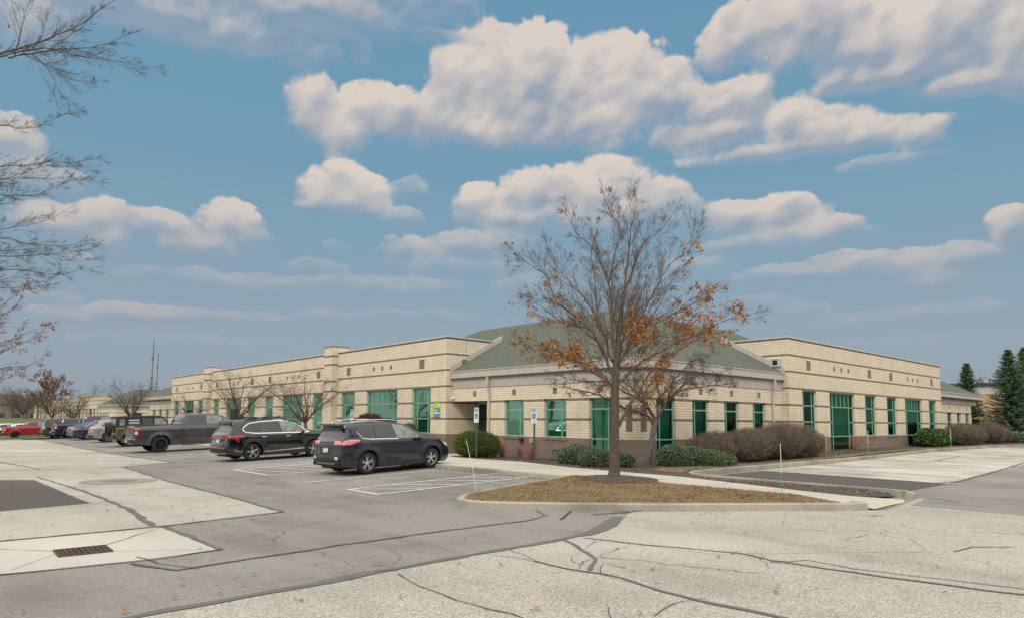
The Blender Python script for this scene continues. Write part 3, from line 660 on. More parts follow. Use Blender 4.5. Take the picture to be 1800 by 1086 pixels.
def accents(mb, f, a, b, kind):
    m = (a + b) / 2
    if kind == 'n': f.box(mb, m - .24, m + .24, -.004, .05, 4.46, 4.94, 0)
    else:
        for k in (-1, 0, 1): f.box(mb, m + k * .94 - .12, m + k * .94 + .12, -.004, .05, 4.585, 4.815, 0)
TOP = 5.92
def coping(mb, pts, closed=False):  # brown drip line and pale metal cap along a wall top, pts with outward offset handled by boxes
    for (x0, x1, y0, y1) in pts:
        mb.box(x0, x1, y0, y1, TOP, TOP + .035, 1); mb.box(x0 - .004, x1 + .004, y0 - .004, y1 + .004, TOP + .035, TOP + .12, 0)

def pier(par, f, u0, u1, d0, d1, top):
    mb = MB(); f.box(mb, u0, u1, d0, d1, -.5, top)
    for i in (32.5, 38.6, 48.9, 54.3): f.box(mb, u0 - .004, u1 + .004, d0 - .004, d1 + .004, lz(i), lz(i + 1.1), 1)
    f.box(mb, u0 - .03, u1 + .03, d0 - .03, d1 + .03, top, top + .05, 2)
    return mb.obj('pier', [M_buff, M_brown, M_capb], par)
def buff_mat():   # same masonry without the banding
    m = M_brick.copy(); m.name = 'brick_plain'
    for n in m.node_tree.nodes:
        if n.type == 'MATH' and n.operation == 'COMPARE': n.inputs[1].default_value = 99
    return m
M_buff = buff_mat()

def roof_poly(x0, y0, n=10, r=1.9):   # eave line round a rounded corner at (x0,y0): along +x and +y
    return [(x0 + r - r * cos(radians(90 * k / n)), y0 + r - r * sin(radians(90 * k / n))) for k in range(n + 1)]

SL = .544
def corner_roof(par, cx, cy, x_end, y_end, xcut, ycut, ez=4.2, dz=0):
    """hipped L-roof round the rounded corner (cx, cy are the eave lines). Ridges meet at the apex."""
    off = 5.65; ax, ay, az = cx + off, cy + off, ez + off * SL
    mb = MB(); r = 1.9
    arc_ = roof_poly(cx, cy, 14, r)                 # from (cx, cy+r) to (cx+r, cy)
    def uvp(p, along): 
        return (p[1] if along == 'L' else p[0], (p[2] - ez) / sin(math.atan(SL)))
    # west slope (rises with x) and its far hip
    A = (cx, cy + r, ez); B = (cx, y_end, ez); Cc = (ax, y_end - 6, az); Dd = (ax, ay, az)
    p = [A, Dd, Cc, B]; mb.q(p, 0, [uvp(a, 'L') for a in p])
    A2 = (cx + r, cy, ez); B2 = (x_end, cy, ez); C2 = (x_end - 6, ay, az)
    p = [A2, B2, C2, Dd]; mb.q(p, 0, [uvp(a, 'R') for a in p])
    for k in range(14):
        p0 = (*arc_[k], ez); p1 = (*arc_[k + 1], ez)
        # straight fan: a cone from the rounded eave to the hip foot, then the hip edge itself
        p = [p0, p1, Dd]; mb.q(p, 0, [(k * .22, 0), ((k + 1) * .22, 0), (k * .22 + .1, 6.4)])
    # back slopes and ends
    mb.q([(ax, ay, az), (ax + off, ay + off, ez), (ax + off, y_end, ez), (ax, y_end - 6, az)], 0)
    mb.q([(ax, ay, az), (x_end - 6, ay, az), (x_end, ay + off, ez), (ax + off, ay + off, ez)], 0)
    mb.q([(ax, y_end - 6, az), (ax + off, y_end, ez), (cx, y_end, ez)], 0)
    mb.q([(x_end - 6, ay, az), (x_end, cy, ez), (x_end, ay + off, ez)], 0)
    return mb.obj('roof', M_roof, par)
def eave(par, wx, wy, ulen_y, ulen_x, e=.16):
    """fascia, soffit and frieze round the corner of a wing whose walls stand at x=wx and y=wy"""
    def ring(off, z0, z1, m, name, thick=.05):
        r = 1.15 + off; cx, cy = wx - off, wy - off
        path = [(cx, ulen_y)] + [(cx + r - r * cos(radians(90 * k / 14)), cy + r - r * sin(radians(90 * k / 14))) for k in range(15)] + [(ulen_x, cy)]
        mb = MB(); inn = []
        c0 = (cx + r, cy + r)
        for (x, y) in path:
            if y > c0[1] + 1e-6: n_ = (1, 0)
            elif x > c0[0] + 1e-6: n_ = (0, 1)
            else: n_ = ((c0[0] - x) / r, (c0[1] - y) / r)
            inn.append((x + n_[0] * thick, y + n_[1] * thick))
        for i in range(len(path) - 1):
            a, b, c, d = path[i], path[i + 1], inn[i + 1], inn[i]
            mb.q([(*a, z0), (*b, z0), (*b, z1), (*a, z1)]); mb.q([(*a, z1), (*b, z1), (*c, z1), (*d, z1)]); mb.q([(*d, z0), (*c, z0), (*b, z0), (*a, z0)])
        return mb.obj(name, m, par)
    ring(e, 3.86, 4.16, M_fascia, 'fascia', .06); ring(e + .03, 4.16, 4.205, M_fascia, 'gutter_lip', .09)
    ring(e - .03, 3.80, 3.858, M_soffit, 'soffit', .5)
    ring(.03, 3.36, 3.80, M_frieze, 'frieze', .5)

def wing_walls(mb, fL, fR, y_to, x_to, holesL, holesR, top=3.36, r=1.15):
    wall(mb, fL, fR.p + r, y_to, -.6, top, holesL); wall(mb, fR, fL.p + r, x_to, -.6, top, holesR)
    n = 12; cx, cy = fL.p + r, fR.p + r
    for k in range(n):
        a0, a1 = radians(180 + 90 * k / n), radians(180 + 90 * (k + 1) / n)
        p0, p1 = (cx + r * cos(a0), cy + r * sin(a0)), (cx + r * cos(a1), cy + r * sin(a1))
        u0_, u1_ = fR.p + r - r * (a0 - pi), fR.p + r - r * (a1 - pi)
        mb.q([(*p0, -.6), (*p1, -.6), (*p1, top), (*p0, top)], 0, [(u0_, -.6 - ZS), (u1_, -.6 - ZS), (u1_, top - ZS), (u0_, top - ZS)])

# ------------------------------------------------------------------ the office building
B = empty('office_building', (20, 15.5, ZS), 0, 'long cream brick office building with green windows and a green hipped corner roof', 'building')
B.location = (0, 0, 0)
LP, RP, LW, RW = F('L', 19.67), F('R', 15.13), F('L', 20.08), F('R', 15.49)
nL = [(36.31, 38.0), (28.32, 30.04), (40.55, 41.96), (48.64, 50.19), (52.19, 53.68), (60.5, 62.02), (64.95, 66.3), (72.59, 74.11)]
wL = [(31.5, 34.87), (43.65, 46.96), (55.45, 58.72), (67.58, 70.86)]
nR = [(32.96, 34.55), (40.92, 42.58), (44.34, 46.01), (52.18, 53.7)]
wR = [(36.15, 39.43), (47.49, 50.73)]
LO, HI = lz(9), lz(32); G0 = ZS - .02
mb = MB()
wall(mb, LP, 26.98, 75.3, -.6, TOP, [(a, b, LO, HI) for a, b in nL] + [(a, b, G0, HI) for a, b in wL])
wall(mb, RP, 31.57, 54.9, -.6, TOP, [(a, b, LO, HI) for a, b in nR] + [(a, b, G0, HI) for a, b in wR])
f1_, f2_ = F('R', 26.98), F('L', 31.57)
wall(mb, f1_, 19.67, 23.6, -.6, TOP, []); wall(mb, f2_, 15.13, 19.0, -.6, TOP, [])
wall(mb, F('R', 75.3), 19.67, 40, -.6, TOP, [])
mb.q([(19.67, 75.3, -.6), (40, 75.3, -.6), (40, 75.3, TOP), (19.67, 75.3, TOP)]); mb.q([(54.9, 15.13, -.6), (54.9, 36, -.6), (54.9, 36, TOP), (54.9, 15.13, TOP)])
mb.q([(19.9, 27.2, 5.6), (40, 27.2, 5.6), (40, 75.1, 5.6), (19.9, 75.1, 5.6)]); mb.q([(31.8, 15.4, 5.6), (54.7, 15.4, 5.6), (54.7, 36, 5.6), (31.8, 36, 5.6)])
mb.q([(40, 27, -.6), (40, 75.3, -.6), (40, 75.3, TOP), (40, 27, TOP)]); mb.q([(31.57, 36, -.6), (54.9, 36, -.6), (54.9, 36, TOP), (31.57, 36, TOP)])
mb.obj('wall', M_brick, B)
wwL = [(21.69, 23.0), (19.1, 20.42)]; tL = (16.66, 17.84); wwR = [(23.78, 25.04), (26.25, 27.48), (28.71, 29.91)]; tR = (21.31, 22.58)
WH = lz(25)
mb = MB()
rec = (24.26, 26.975)
wing_walls(mb, LW, RW, 26.98, 31.57, [(a, b, LO, WH) for a, b in wwL] + [(*tL, G0, WH), (*rec, ZS - .1, WH, 1.62)], [(a, b, LO, WH) for a, b in wwR] + [(*tR, G0, WH)])
mb.obj('wing_wall', M_brick, B)
for i, (a, b) in enumerate(nL): narrow(B, LP, a, b, (1, 1, .9, .5, .4, .5, .4, .4)[i])
for i, (a, b) in enumerate(wL): wide(B, LP, a, b, (1, .3, .2, .2)[i])
for i, (a, b) in enumerate(nR): narrow(B, RP, a, b, (.0, .8, .0, .9)[i])
wide(B, RP, *wR[0], .72); wide(B, RP, *wR[1], .45)
for i, (a, b) in enumerate(wwL): window(B, LW, a, b, LO, WH, [(a + .36, LO, WH)], [(2.27, a, b)], 1)
for i, (a, b) in enumerate(wwR): window(B, RW, a, b, LO, WH, [(a + .33, LO, WH)], [(2.27, a, b)], (1, 0, .6)[i])
for f, (a, b), k in ((LW, tL, .28), (RW, tR, .36)): window(B, f, a, b, G0, WH, [(a + k, G0, WH)], [(2.27, a, b), (LO, a, b)], .95)
mb = MB()
for a, b in nL: accents(mb, LP, a, b, 'n')
for a, b in wL: accents(mb, LP, a, b, 'w')
for a, b in nR: accents(mb, RP, a, b, 'n')
for a, b in wR: accents(mb, RP, a, b, 'w')
mb.box(20.62, 20.92, 26.93, 27.0, 4.62, 4.88)
for u in (25.2, 22.35, 19.76, 17.25): LW.box(mb, u - .12, u + .12, -.004, .05, 2.93, 3.19)
for u in (21.95, 24.41, 26.87, 29.3): RW.box(mb, u - .12, u + .12, -.004, .05, 2.93, 3.19)
split(mb, 'accent_block', M_brown, B)
mb = MB()   # upright brown strips either side of the rounded corner, each a shallow curved slab
for a0 in (208, 236):
    cx, cy, r = LW.p + 1.15, RW.p + 1.15, 1.156
    for k in range(3):
        b0, b1 = radians(a0 + 4 * k), radians(a0 + 4 * k + 4)
        mb.q([(cx + r * cos(b0), cy + r * sin(b0), 1.4), (cx + r * cos(b1), cy + r * sin(b1), 1.4), (cx + r * cos(b1), cy + r * sin(b1), 2.42), (cx + r * cos(b0), cy + r * sin(b0), 2.42)])
split(mb, 'accent_block', M_brown, B, 3)
mb = MB()
for f, L_ in ((LP, nL), (LW, wwL), (RP, nR), (RW, wwR)):
    for a, b in L_: f.box(mb, a - .05, b + .05, -.035, .1, LO - .11, LO - .004)
split(mb, 'window_sill', M_brown, B)
mb = MB()
def cp(x0, x1, y0, y1, g=.0):
    mb.box(x0, x1, y0, y1, TOP + .002, TOP + .032, 1); mb.box(x0 - .006, x1 + .006, y0 - .006, y1 + .006, TOP + .032, TOP + .10, 0)
cp(19.64, 19.98, 26.95, 75.33); cp(19.99, 23.35, 26.95, 27.28); cp(31.54, 54.93, 15.10, 15.42); cp(31.54, 31.87, 15.43, 18.9)
mb.obj('coping', [M_cap, M_capb], B)
corner_roof(B, LW.p - .17, RW.p - .17, 42.3, 37.6, 0, 0)
# raking flashings where the roof dies into the parapets
mb = MB()
def rake(axis):
    z0, t = 4.2, .30
    p = [(0, z0 + .03), (3.42, z0 + .03 + 3.42 * SL), (3.42, z0 + .03 + 3.42 * SL - t), (0, z0 - t + .03)]
    y_ = 26.965; xx = LW.p - .17
    def P(a, z, d): return (xx + a, y_ - d, z) if axis == 'L' else (31.555 - d, RW.p - .17 + a, z)
    f1 = [P(a, z + .24, .02) for a, z in p]; f0 = [P(a, z + .24, -.02) for a, z in p]; mb.q(f1); mb.q(f0[::-1])
    for i in range(4): mb.q([f1[i], f1[(i + 1) % 4], f0[(i + 1) % 4], f0[i]])
    top = [P(0, z0 + .268, .02), P(3.42, z0 + .268 + 3.42 * SL, .02), P(3.42, z0 + .268 + 3.42 * SL, -.14), P(0, z0 + .268, -.14)]; mb.q(top)
rake('L'); rake('R'); split(mb, 'rake_flashing', M_fascia, B, 7)
eave(B, LW.p, RW.p, 26.975, 31.565)
pier(B, LP, 38.58, 39.72, -.37, .75, 6.33); pier(B, LP, 62.5, 63.8, -.37, .75, 6.33)
def downspout(f, u, side=1):
    mb = MB()
    f.box(mb, u - .055, u + .055, -.21, -.12, 3.45, 3.83)
    pts = [f.P(u, -.165, 3.5), f.P(u, -.165, 3.42), f.P(u, -.055, 3.1), f.P(u, -.055, 2.9), f.P(u, -.055, .3)]
    mb.tube(pts, .058, 8); mb.obj('downspout', M_fascia, B)
downspout(LW, 24.06); downspout(RW, 30.55)
# recessed entrance
mb = MB(); DP = F('L', 21.7)
mb.q([(21.7, 24.26, -.1), (21.7, 26.97, -.1), (21.7, 26.97, 2.72), (21.7, 24.26, 2.72)], 0, [(24.26, -.27), (26.97, -.27), (26.97, 2.5), (24.26, 2.5)])
mb.obj('recess_wall', M_brick, B)
mb = MB()
for y0, y1, z0, z1 in ((24.28, 24.36, .17, 2.7), (26.82, 26.9, .17, 2.7), (25.5, 25.56, .17, 2.7), (24.36, 26.82, 2.6, 2.7), (24.36, 26.82, .17, .27)): DP.box(mb, y0, y1, -.06, -.01, z0, z1)
dr = mb.obj('door', M_frame, B)
mb = MB(); DP.box(mb, 24.36, 26.82, -.04, -.03, .27, 2.6); mb.obj('door_pane', mat('dark_door_glass', (.012, .03, .022), .08, spec=.7), dr)
mb = MB(); mb.tube([(21.6, 25.64, 1.05), (21.6, 25.64, 1.4)], .014, 8); mb.obj('door_handle', M_cap, dr)
# wings beyond the pavilions
F2, F3 = F('R', 15.49), F('L', 20.08)
mb = MB(); hr = [(57.45, 58.65), (59.85, 60.95), (62.1, 63.2)]; hl = [(77.6, 78.8), (80.3, 81.5), (82.9, 84.1)]
def corner(mb, cx, cy, a0, r=1.15, top=3.36, zb=-1.2):
    for k in range(10):
        b0, b1 = radians(a0 + 9 * k), radians(a0 + 9 * k + 9)
        mb.q([(cx + r * cos(b0), cy + r * sin(b0), zb), (cx + r * cos(b1), cy + r * sin(b1), zb), (cx + r * cos(b1), cy + r * sin(b1), top), (cx + r * cos(b0), cy + r * sin(b0), top)], 0, [(k * .18, zb - ZS), (k * .18 + .18, zb - ZS), (k * .18 + .18, top - ZS), (k * .18, top - ZS)])
wall(mb, F2, 54.9, 63.6, -.6, 3.36, [(a, b, LO, WH) for a, b in hr]); corner(mb, 63.6, 15.49 + 1.15, 270); mb.q([(64.75, 16.6, -.6), (64.75, 30, -.6), (64.75, 30, 3.36), (64.75, 16.6, 3.36)]); mb.obj('wing_wall', M_brick, B)
mb = MB(); wall(mb, F3, 75.3, 85.2, -1.2, 3.36, [(a, b, LO, WH) for a, b in hl]); corner(mb, 20.08 + 1.15, 85.2, 90); mb.q([(21.2, 86.35, -1.2), (40, 86.35, -1.2), (40, 86.35, 3.36), (21.2, 86.35, 3.36)]); mb.obj('wing_wall', M_brick, B)
for a, b in hr: window(B, F2, a, b, LO, WH, [((a + b) / 2, LO, WH)], [(2.0, a, b)], .8)
for a, b in hl: window(B, F3, a, b, LO, WH, [((a + b) / 2, LO, WH)], [(2.0, a, b)], .5)
mb = MB()
for a, b in hr: F2.box(mb, (a + b) / 2 - .09, (a + b) / 2 + .09, -.004, .05, 2.95, 3.2)
for a, b in hl: F3.box(mb, (a + b) / 2 - .09, (a + b) / 2 + .09, -.004, .05, 2.95, 3.2)
split(mb, 'accent_block', M_brown, B)
mb = MB()
mb.box(54.92, 66.0, 15.1, 15.16, 3.8, 4.15); mb.box(65.95, 66.01, 15.162, 30, 3.8, 4.15); mb.box(19.74, 19.8, 75.34, 87.6, 3.8, 4.15)
mb.box(54.92, 66.03, 15.05, 15.098, 4.1, 4.17); split(mb, 'fascia', M_fascia, B)
mb = MB(); mb.box(54.92, 65.0, 15.42, 15.6, 3.36, 3.72); mb.box(20.0, 20.2, 75.34, 86.3, 3.36, 3.72); split(mb, 'frieze', M_frieze, B)
mb = MB(); mb.box(54.92, 66.0, 15.17, 15.9, 3.72, 3.799); mb.box(19.81, 20.5, 75.34, 87.5, 3.72, 3.799); split(mb, 'soffit', M_soffit, B)
mb = MB(); e = 4.15
mb.q([(54.92, 15.15, e), (65.95, 15.15, e), (60.4, 20.8, e + 3.07), (54.92, 20.8, e + 3.07)], 0, [(0, 0), (11, 0), (5.5, 6.4), (0, 6.4)]); mb.q([(65.95, 15.15, e), (65.95, 36, e), (60.4, 30, e + 3.07), (60.4, 20.8, e + 3.07)], 0, [(0, 0), (20, 0), (15, 6.4), (5.5, 6.4)])
mb.obj('roof', M_roof, B); mb = MB()
mb.q([(19.78, 75.34, e), (19.78, 87.5, e), (25.4, 81.9, e + 3.07), (25.4, 75.34, e + 3.07)], 0, [(0, 0), (12, 0), (6, 6.4), (0, 6.4)]); mb.q([(19.78, 87.5, e), (40, 87.5, e), (34, 81.9, e + 3.07), (25.4, 81.9, e + 3.07)], 0, [(0, 0), (20, 0), (15, 6.4), (5.5, 6.4)])
mb.obj('roof', M_roof, B)
mb = MB(); pts = [(19.95, 76.1, 3.7), (19.95, 76.1, 3.4), (20.03, 76.1, 3.1), (20.03, 76.1, 0)]; mb.tube(pts, .055, 8); mb.obj('downspout', M_fascia, B)
# stained joints under the right gutter
mb = MB()
for i in range(8, 40):
    k = max(0, 1 - abs(i - 22) / 22); n_ = 3 if i % 2 else 2
    if R_.random() < .45 + .5 * k: mb.box(31.5655, 31.5695, 15.16, 15.16 + .1 + .22 * R_.random() * (k + .3), lz(i) - .008, lz(i) + .008)
    if 20 < i < 36 and R_.random() < .5: mb.box(31.585, 31.62 + .35 * R_.random(), 15.1265, 15.1285, lz(i) - .007, lz(i) + .007)
mb.obj('stained_joints', M_stain, B)

# things fixed to the walls
def rbox(mb, c, s, mi=0): mb.box(c[0] - s[0] / 2, c[0] + s[0] / 2, c[1] - s[1] / 2, c[1] + s[1] / 2, c[2] - s[2] / 2, c[2] + s[2] / 2, mi)
t = empty('wall_vent', (31.57, 15.75, 4.75), 0, 'square grey vent box on the side of the right parapet above the gutter', 'vent')
mb = MB(); mb.box(-.12, -.0, -.26, .26, -.2, .2); mb.obj('housing', M_cap, t)
mb = MB(); mb.box(-.135, -.119, -.12, .12, -.12, .12); mb.obj('opening', mat('vent_black', (.008, .008, .008), .8), t)
t = empty('security_camera', (19.95, 26.85, 2.86), 0, 'small white security camera at the corner over the entrance recess', 'camera')
mb = MB(); mb.tube([(0, .1, .03), (0, 0, .03)], .03, 8); mb.obj('bracket', M_cap, t)
mb = MB(); mb.tube([(.12, .0, .04), (-.14, -.1, -.02)], [.06, .055], 10); mb.obj('camera_body', mat('white_plastic', (.75, .75, .74), .4), t)
# suite sign
SG = F('L', 19.67)
t = empty('wall_sign', (19.64, 27.78, 2.28), 0, 'square lime green and slate blue suite sign beside the left pavilion corner', 'sign')
gm = mat('lime_sign', (.42, .60, .10), .5); bm_ = mat('slate_sign', (.13, .22, .30), .5); wm = mat('sign_white', (.8, .8, .8), .5)
mb = MB(); mb.box(-.012, .02, -.36, .36, -.36, .36, 0); mb.obj('sign_board', gm, t)
mb = MB(); mb.box(-.02, -.013, -.355, .16, -.355, .13, 0); mb.box(-.02, -.013, .2, .355, .14, .355, 0); mb.obj('sign_panel', bm_, t)
mb = MB(); mb.box(-.026, -.021, -.1, .1, -.03, .02); mb.box(-.026, -.021, -.3, .1, -.17, -.11); mb.box(-.026, -.021, .24, .315, .2, .3); mb.obj('sign_lettering', wm, t)

# ------------------------------------------------------------------ second building of the same kind further along
B2 = empty('far_office_building', (0, 0, 0), 0, 'second cream brick building with green roof far down the lot at the left', 'building')
dx2, dy2 = 26.3 - 20.08, 138 - 15.49
M_b2 = M_brick
mb = MB(); X0, Y0 = 26.3, 138
def shift(f, u): return u
fl, fr_ = F('L', X0), F('R', Y0)
wing_walls(mb, fl, fr_, Y0 + 11.5, X0 + 11.5, [(Y0 + a, Y0 + a + 1.3, LO, WH) for a in (3.6, 6.2, 8.8)], [(X0 + a, X0 + a + 1.3, LO, WH) for a in (3.6, 6.2, 8.8)])
fp = F('L', X0 - .4)
wall(mb, fp, Y0 + 11.5, Y0 + 104, -1.5, TOP, [(Y0 + a, Y0 + a + 1.7, LO, HI) for a in (13, 20.8, 25, 33, 36.6, 45, 49, 57, 61, 69, 73, 81, 85, 93)] + [(Y0 + a, Y0 + a + 3.3, LO, HI) for a in (16.2, 28.2, 40, 52, 64, 76, 88)])
wall(mb, F('R', Y0 + 11.5), X0 - .4, X0 + 3.5, -1.5, TOP, []); wall(mb, F('R', Y0), X0 + 11.5, X0 + 60, -1.5, TOP, [])
mb.obj('wall', M_brick, B2)
mb = MB()
for a in (13, 16.2, 20.8, 25, 28.2, 33, 36.6, 40, 45, 49, 52, 57, 61, 64, 69, 73, 76, 81, 85, 88, 93): fp.box(mb, Y0 + a, Y0 + a + 3.4 if a in (16.2, 28.2, 40, 52, 64, 76, 88) else Y0 + a + 1.7, .15, .3, LO, HI)
for a in (3.6, 6.2, 8.8): fl.box(mb, Y0 + a, Y0 + a + 1.3, .15, .3, LO, WH); fr_.box(mb, X0 + a, X0 + a + 1.3, .15, .3, LO, WH)
split(mb, 'window', mat('dark_green_glazing', (.02, .07, .05), .1), B2)
o = corner_roof(B2, X0 - .17, Y0 - .17, X0 + 17, Y0 + 17, 0, 0)
_e = LP.p
eave(B2, X0, Y0, Y0 + 11.45, X0 + 11.45)
mb = MB(); mb.box(X0 - .44, X0 - .1, Y0 + 11.4, Y0 + 104, TOP, TOP + .1); mb.obj('coping', M_cap, B2)
for a in (24, 48, 72): pier(B2, fp, Y0 + a, Y0 + a + 1.3, -.5, .8, 6.9 if a > 40 else 6.5)

# ------------------------------------------------------------------ other background structures
bt = empty('long_school_building', (5, 262, -.9), 0, 'wide flat-roofed grey-brown building on the far left horizon', 'building')
mw = mat('greybrown_wall', (.19, .155, .125), .9, var=.1, scale=.3)
mb = MB(); mb.box(-60, 42, 0, 30, -1, 6.6); mb.obj('wall', mw, bt)
mb = MB(); mb.box(12, 20, -.2, 8, 6.6, 9.6); mb.box(-10, 1, -.2, 8, 6.6, 9.6); split(mb, 'rooftop_block', mat('redbrown_wall', (.20, .15, .125), .9, var=.1, scale=.3), bt)
mb = MB()
for k in range(24): mb.box(-58 + k * 4, -56.4 + k * 4, -.05, .1, 2.4, 3.8)
split(mb, 'window', mat('far_dark_window', (.05, .055, .06), .3), bt)
def at(px, py, Z, z=None):
    d = fw + r2 * ((px - 900) / FPX) - u2 * ((py - 634.9) / FPX); d = d / d.dot(fw); p = Vector((0, 0, 1.75)) + d * Z
    if z is not None: p.z = z
    return p
t = empty('stair_tower', (73, 205, 0), 0, 'brown brick block poking above the roofs beside the radio mast', 'tower')
_p = at(303, 700, 205, 0); t.location = (_p.x, _p.y, 0)
mb = MB(); mb.box(-2.2, 2.2, -2, 2, -1, 10.6); mb.obj('wall', mat('towerbrick', (.235, .18, .15), .9, var=.08, scale=.5), t)
mb = MB(); mb.box(-2.3, 2.3, -2.1, 2.1, 10.6, 10.9); mb.obj('parapet', M_capb, t)
# radio masts
def mast(loc, h, w, label):
    t = empty('radio_mast', loc, .3, label, 'mast')
    mm = mat('mast_grey', (.17, .18, .19), .6); mb = MB(); L3 = [(w * cos(a), w * sin(a)) for a in (0, 2.09, 4.19)]
    for (x, y) in L3: mb.tube([(x, y, 0), (x * .5, y * .5, h)], .07, 4)
    n = int(h / 1.5)
    for k in range(n):
        z0, z1 = h * k / n, h * (k + 1) / n; s0, s1 = 1 - .5 * k / n, 1 - .5 * (k + 1) / n
        for j in range(3):
            a, b = L3[j], L3[(j + 1) % 3]; mb.tube([(a[0] * s0, a[1] * s0, z0), (b[0] * s1, b[1] * s1, z1)], .035, 3); mb.tube([(b[0] * s0, b[1] * s0, z0), (a[0] * s1, a[1] * s1, z1)], .035, 3)
    mb.tube([(0, 0, h), (0, 0, h * 1.06)], .05, 4); mb.obj('lattice', mm, t)
    for z in (h * .42, h * .55, h * .8):
        mb = MB(); mb.lathe([(.0, -.3), (.3, -.25), (.32, 0), (.3, .25), (0, .3)], 10, 'z', (w * .9, 0, z)); mb.box(-w - .4, -w * .5, -.15, .15, z - .45, z + .45); mb.obj('antenna', mm, t)
p = at(265, 700, 300, 0); mast(p, 36, .34, 'tall thin radio mast rising behind the far green roof'); 
p = at(274, 700, 330, 0); mast(p, 34, .22, 'fainter second radio mast to the right of the tall one')
# brick shop to the right
p = at(1640, 700, 96, 0); q = at(1990, 700, 82, 0)
t = empty('brick_store_building', p, atan2(q.y - p.y, q.x - p.x), 'tan brick store with a pale upper wall and dark roof edge behind the spruces', 'building')
Lq = (q - p).length
def tanbrick():
    m = mat('tan_brick', (.43, .27, .155), .85, var=.12, scale=.6); return m
mb = MB(); mb.box(-4, Lq, 0, 30, -1, 6.0); mb.obj('wall', tanbrick(), t)
mb = MB(); mb.box(-4.05, Lq, -.06, 30, 6.0, 7.25); mb.obj('pale_panel', mat('pale_panel', (.42, .44, .45), .6, var=.05), t)
mb = MB(); mb.box(-4.3, Lq, -.4, 30.3, 7.25, 7.6); mb.obj('roof_edge', mat('dark_roof_edge', (.035, .035, .035), .6), t)
mb = MB(); mb.box(18, 21, -.15, .1, .3, 2.6); mb.box(24, 31, -.15, .1, .6, 2.6); split(mb, 'window', mat('far_dark_window', (.05, .055, .06), .3), t)
p = at(1790, 719, 78, 2.85)
t = empty('red_canopy', (p.x, p.y, 0), atan2(q.y - p.y, q.x - p.x) * 0 - .9, 'bright red canopy half hidden behind the large spruce at the right', 'canopy')
mb = MB(); mb.box(-1.8, 9, -.5, 1.5, 2.55, 3.15); mb.obj('canopy_top', mat('canopy_red', (.62, .02, .035), .5), t)
mb = MB()
for x in (-1.5, 3.6, 8.7): mb.box(x - .08, x + .08, -.3, -.14, 0, 2.55)
split(mb, 'post', M_cap, t)
# ground beyond: lawn slope
lawn = [(-60, 100), (24, 100), (24, 255), (-60, 255)]
def lw(x, y): return gz(x, y) + .02 + 2.2 * min(max((y - 125) / 60, 0), 1)
struct(sheet('lawn', [lawn], M_lawn, .004, lw, 12, True), 'green bank beyond the far cars')
struct(sheet('grass_verge', [[(9.5, 82), (20, 82), (20, 99), (9.5, 99)]], M_lawn, .06, lambda x, y: gz(x, y) + .08, 3), 'grass strip in front of the red pickup')

# ------------------------------------------------------------------ trees and shrubs
M_bark = asphalt('bark', (.04, .032, .024), (.155, .128, .098), 32, .75, .2)
M_limb = asphalt('limb_bark', (.07, .056, .042), (.19, .155, .12), 30, .6, .1)
M_bark2 = asphalt('bark_grey', (.07, .06, .052), (.22, .195, .17), 30, .7, .2)
M_twig = mat('twig', (.10, .08, .065), .9, var=.3, scale=3)
M_twigr = mat('reddish_twig', (.085, .055, .045), .9, var=.3, scale=3)
def leafmat(name, a, b, c=None):
    m = bpy.data.materials.new(name); m.use_nodes = True; MAT[name] = m
    t = NT(m.node_tree); p = t.n['Principled BSDF']; gi_ = t.add('ShaderNodeNewGeometry')
    st = [(0, a), (.6, b)] + ([(1, c)] if c else [])
    t.lk(t.ramp(gi_.outputs['Random Per Island'], st), p.inputs['Base Color']); p.inputs['Roughness'].default_value = .7; p.inputs['Specular IOR Level'].default_value = .25
    return m
M_leafo = leafmat('orange_leaf', (.24, .07, .016), (.42, .155, .028), (.50, .24, .04))
M_leafr = leafmat('russet_leaf', (.17, .06, .025), (.28, .10, .035), (.24, .13, .06))
M_yew = leafmat('yew_leaf', (.035, .06, .012), (.085, .125, .025), (.15, .20, .04))
M_juni = leafmat('juniper_leaf', (.05, .085, .045), (.13, .185, .105), (.24, .30, .19))
M_rhodo = leafmat('broad_leaf', (.02, .05, .015), (.06, .12, .03), (.14, .22, .05))
M_burg = leafmat('burgundy_leaf', (.06, .012, .015), (.13, .03, .03), (.19, .06, .045))
M_barb = leafmat('barberry_leaf', (.26, .08, .05), (.36, .14, .08), (.32, .2, .13))
M_hedge = leafmat('hedge_twig', (.06, .042, .03), (.17, .125, .09), (.30, .235, .18))
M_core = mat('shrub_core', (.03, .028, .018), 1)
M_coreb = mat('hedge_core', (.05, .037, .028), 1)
M_litter = leafmat('litter_leaf', (.16, .06, .03), (.30, .13, .05), (.36, .22, .12))
M_spruce = leafmat('spruce_needle', (.035, .07, .035), (.095, .16, .08), (.16, .24, .13))
M_sprucey = leafmat('spruce_needle_bright', (.04, .08, .025), (.10, .18, .05), (.17, .27, .08))  # brighter, yellower green needles of the spruce at the right edge

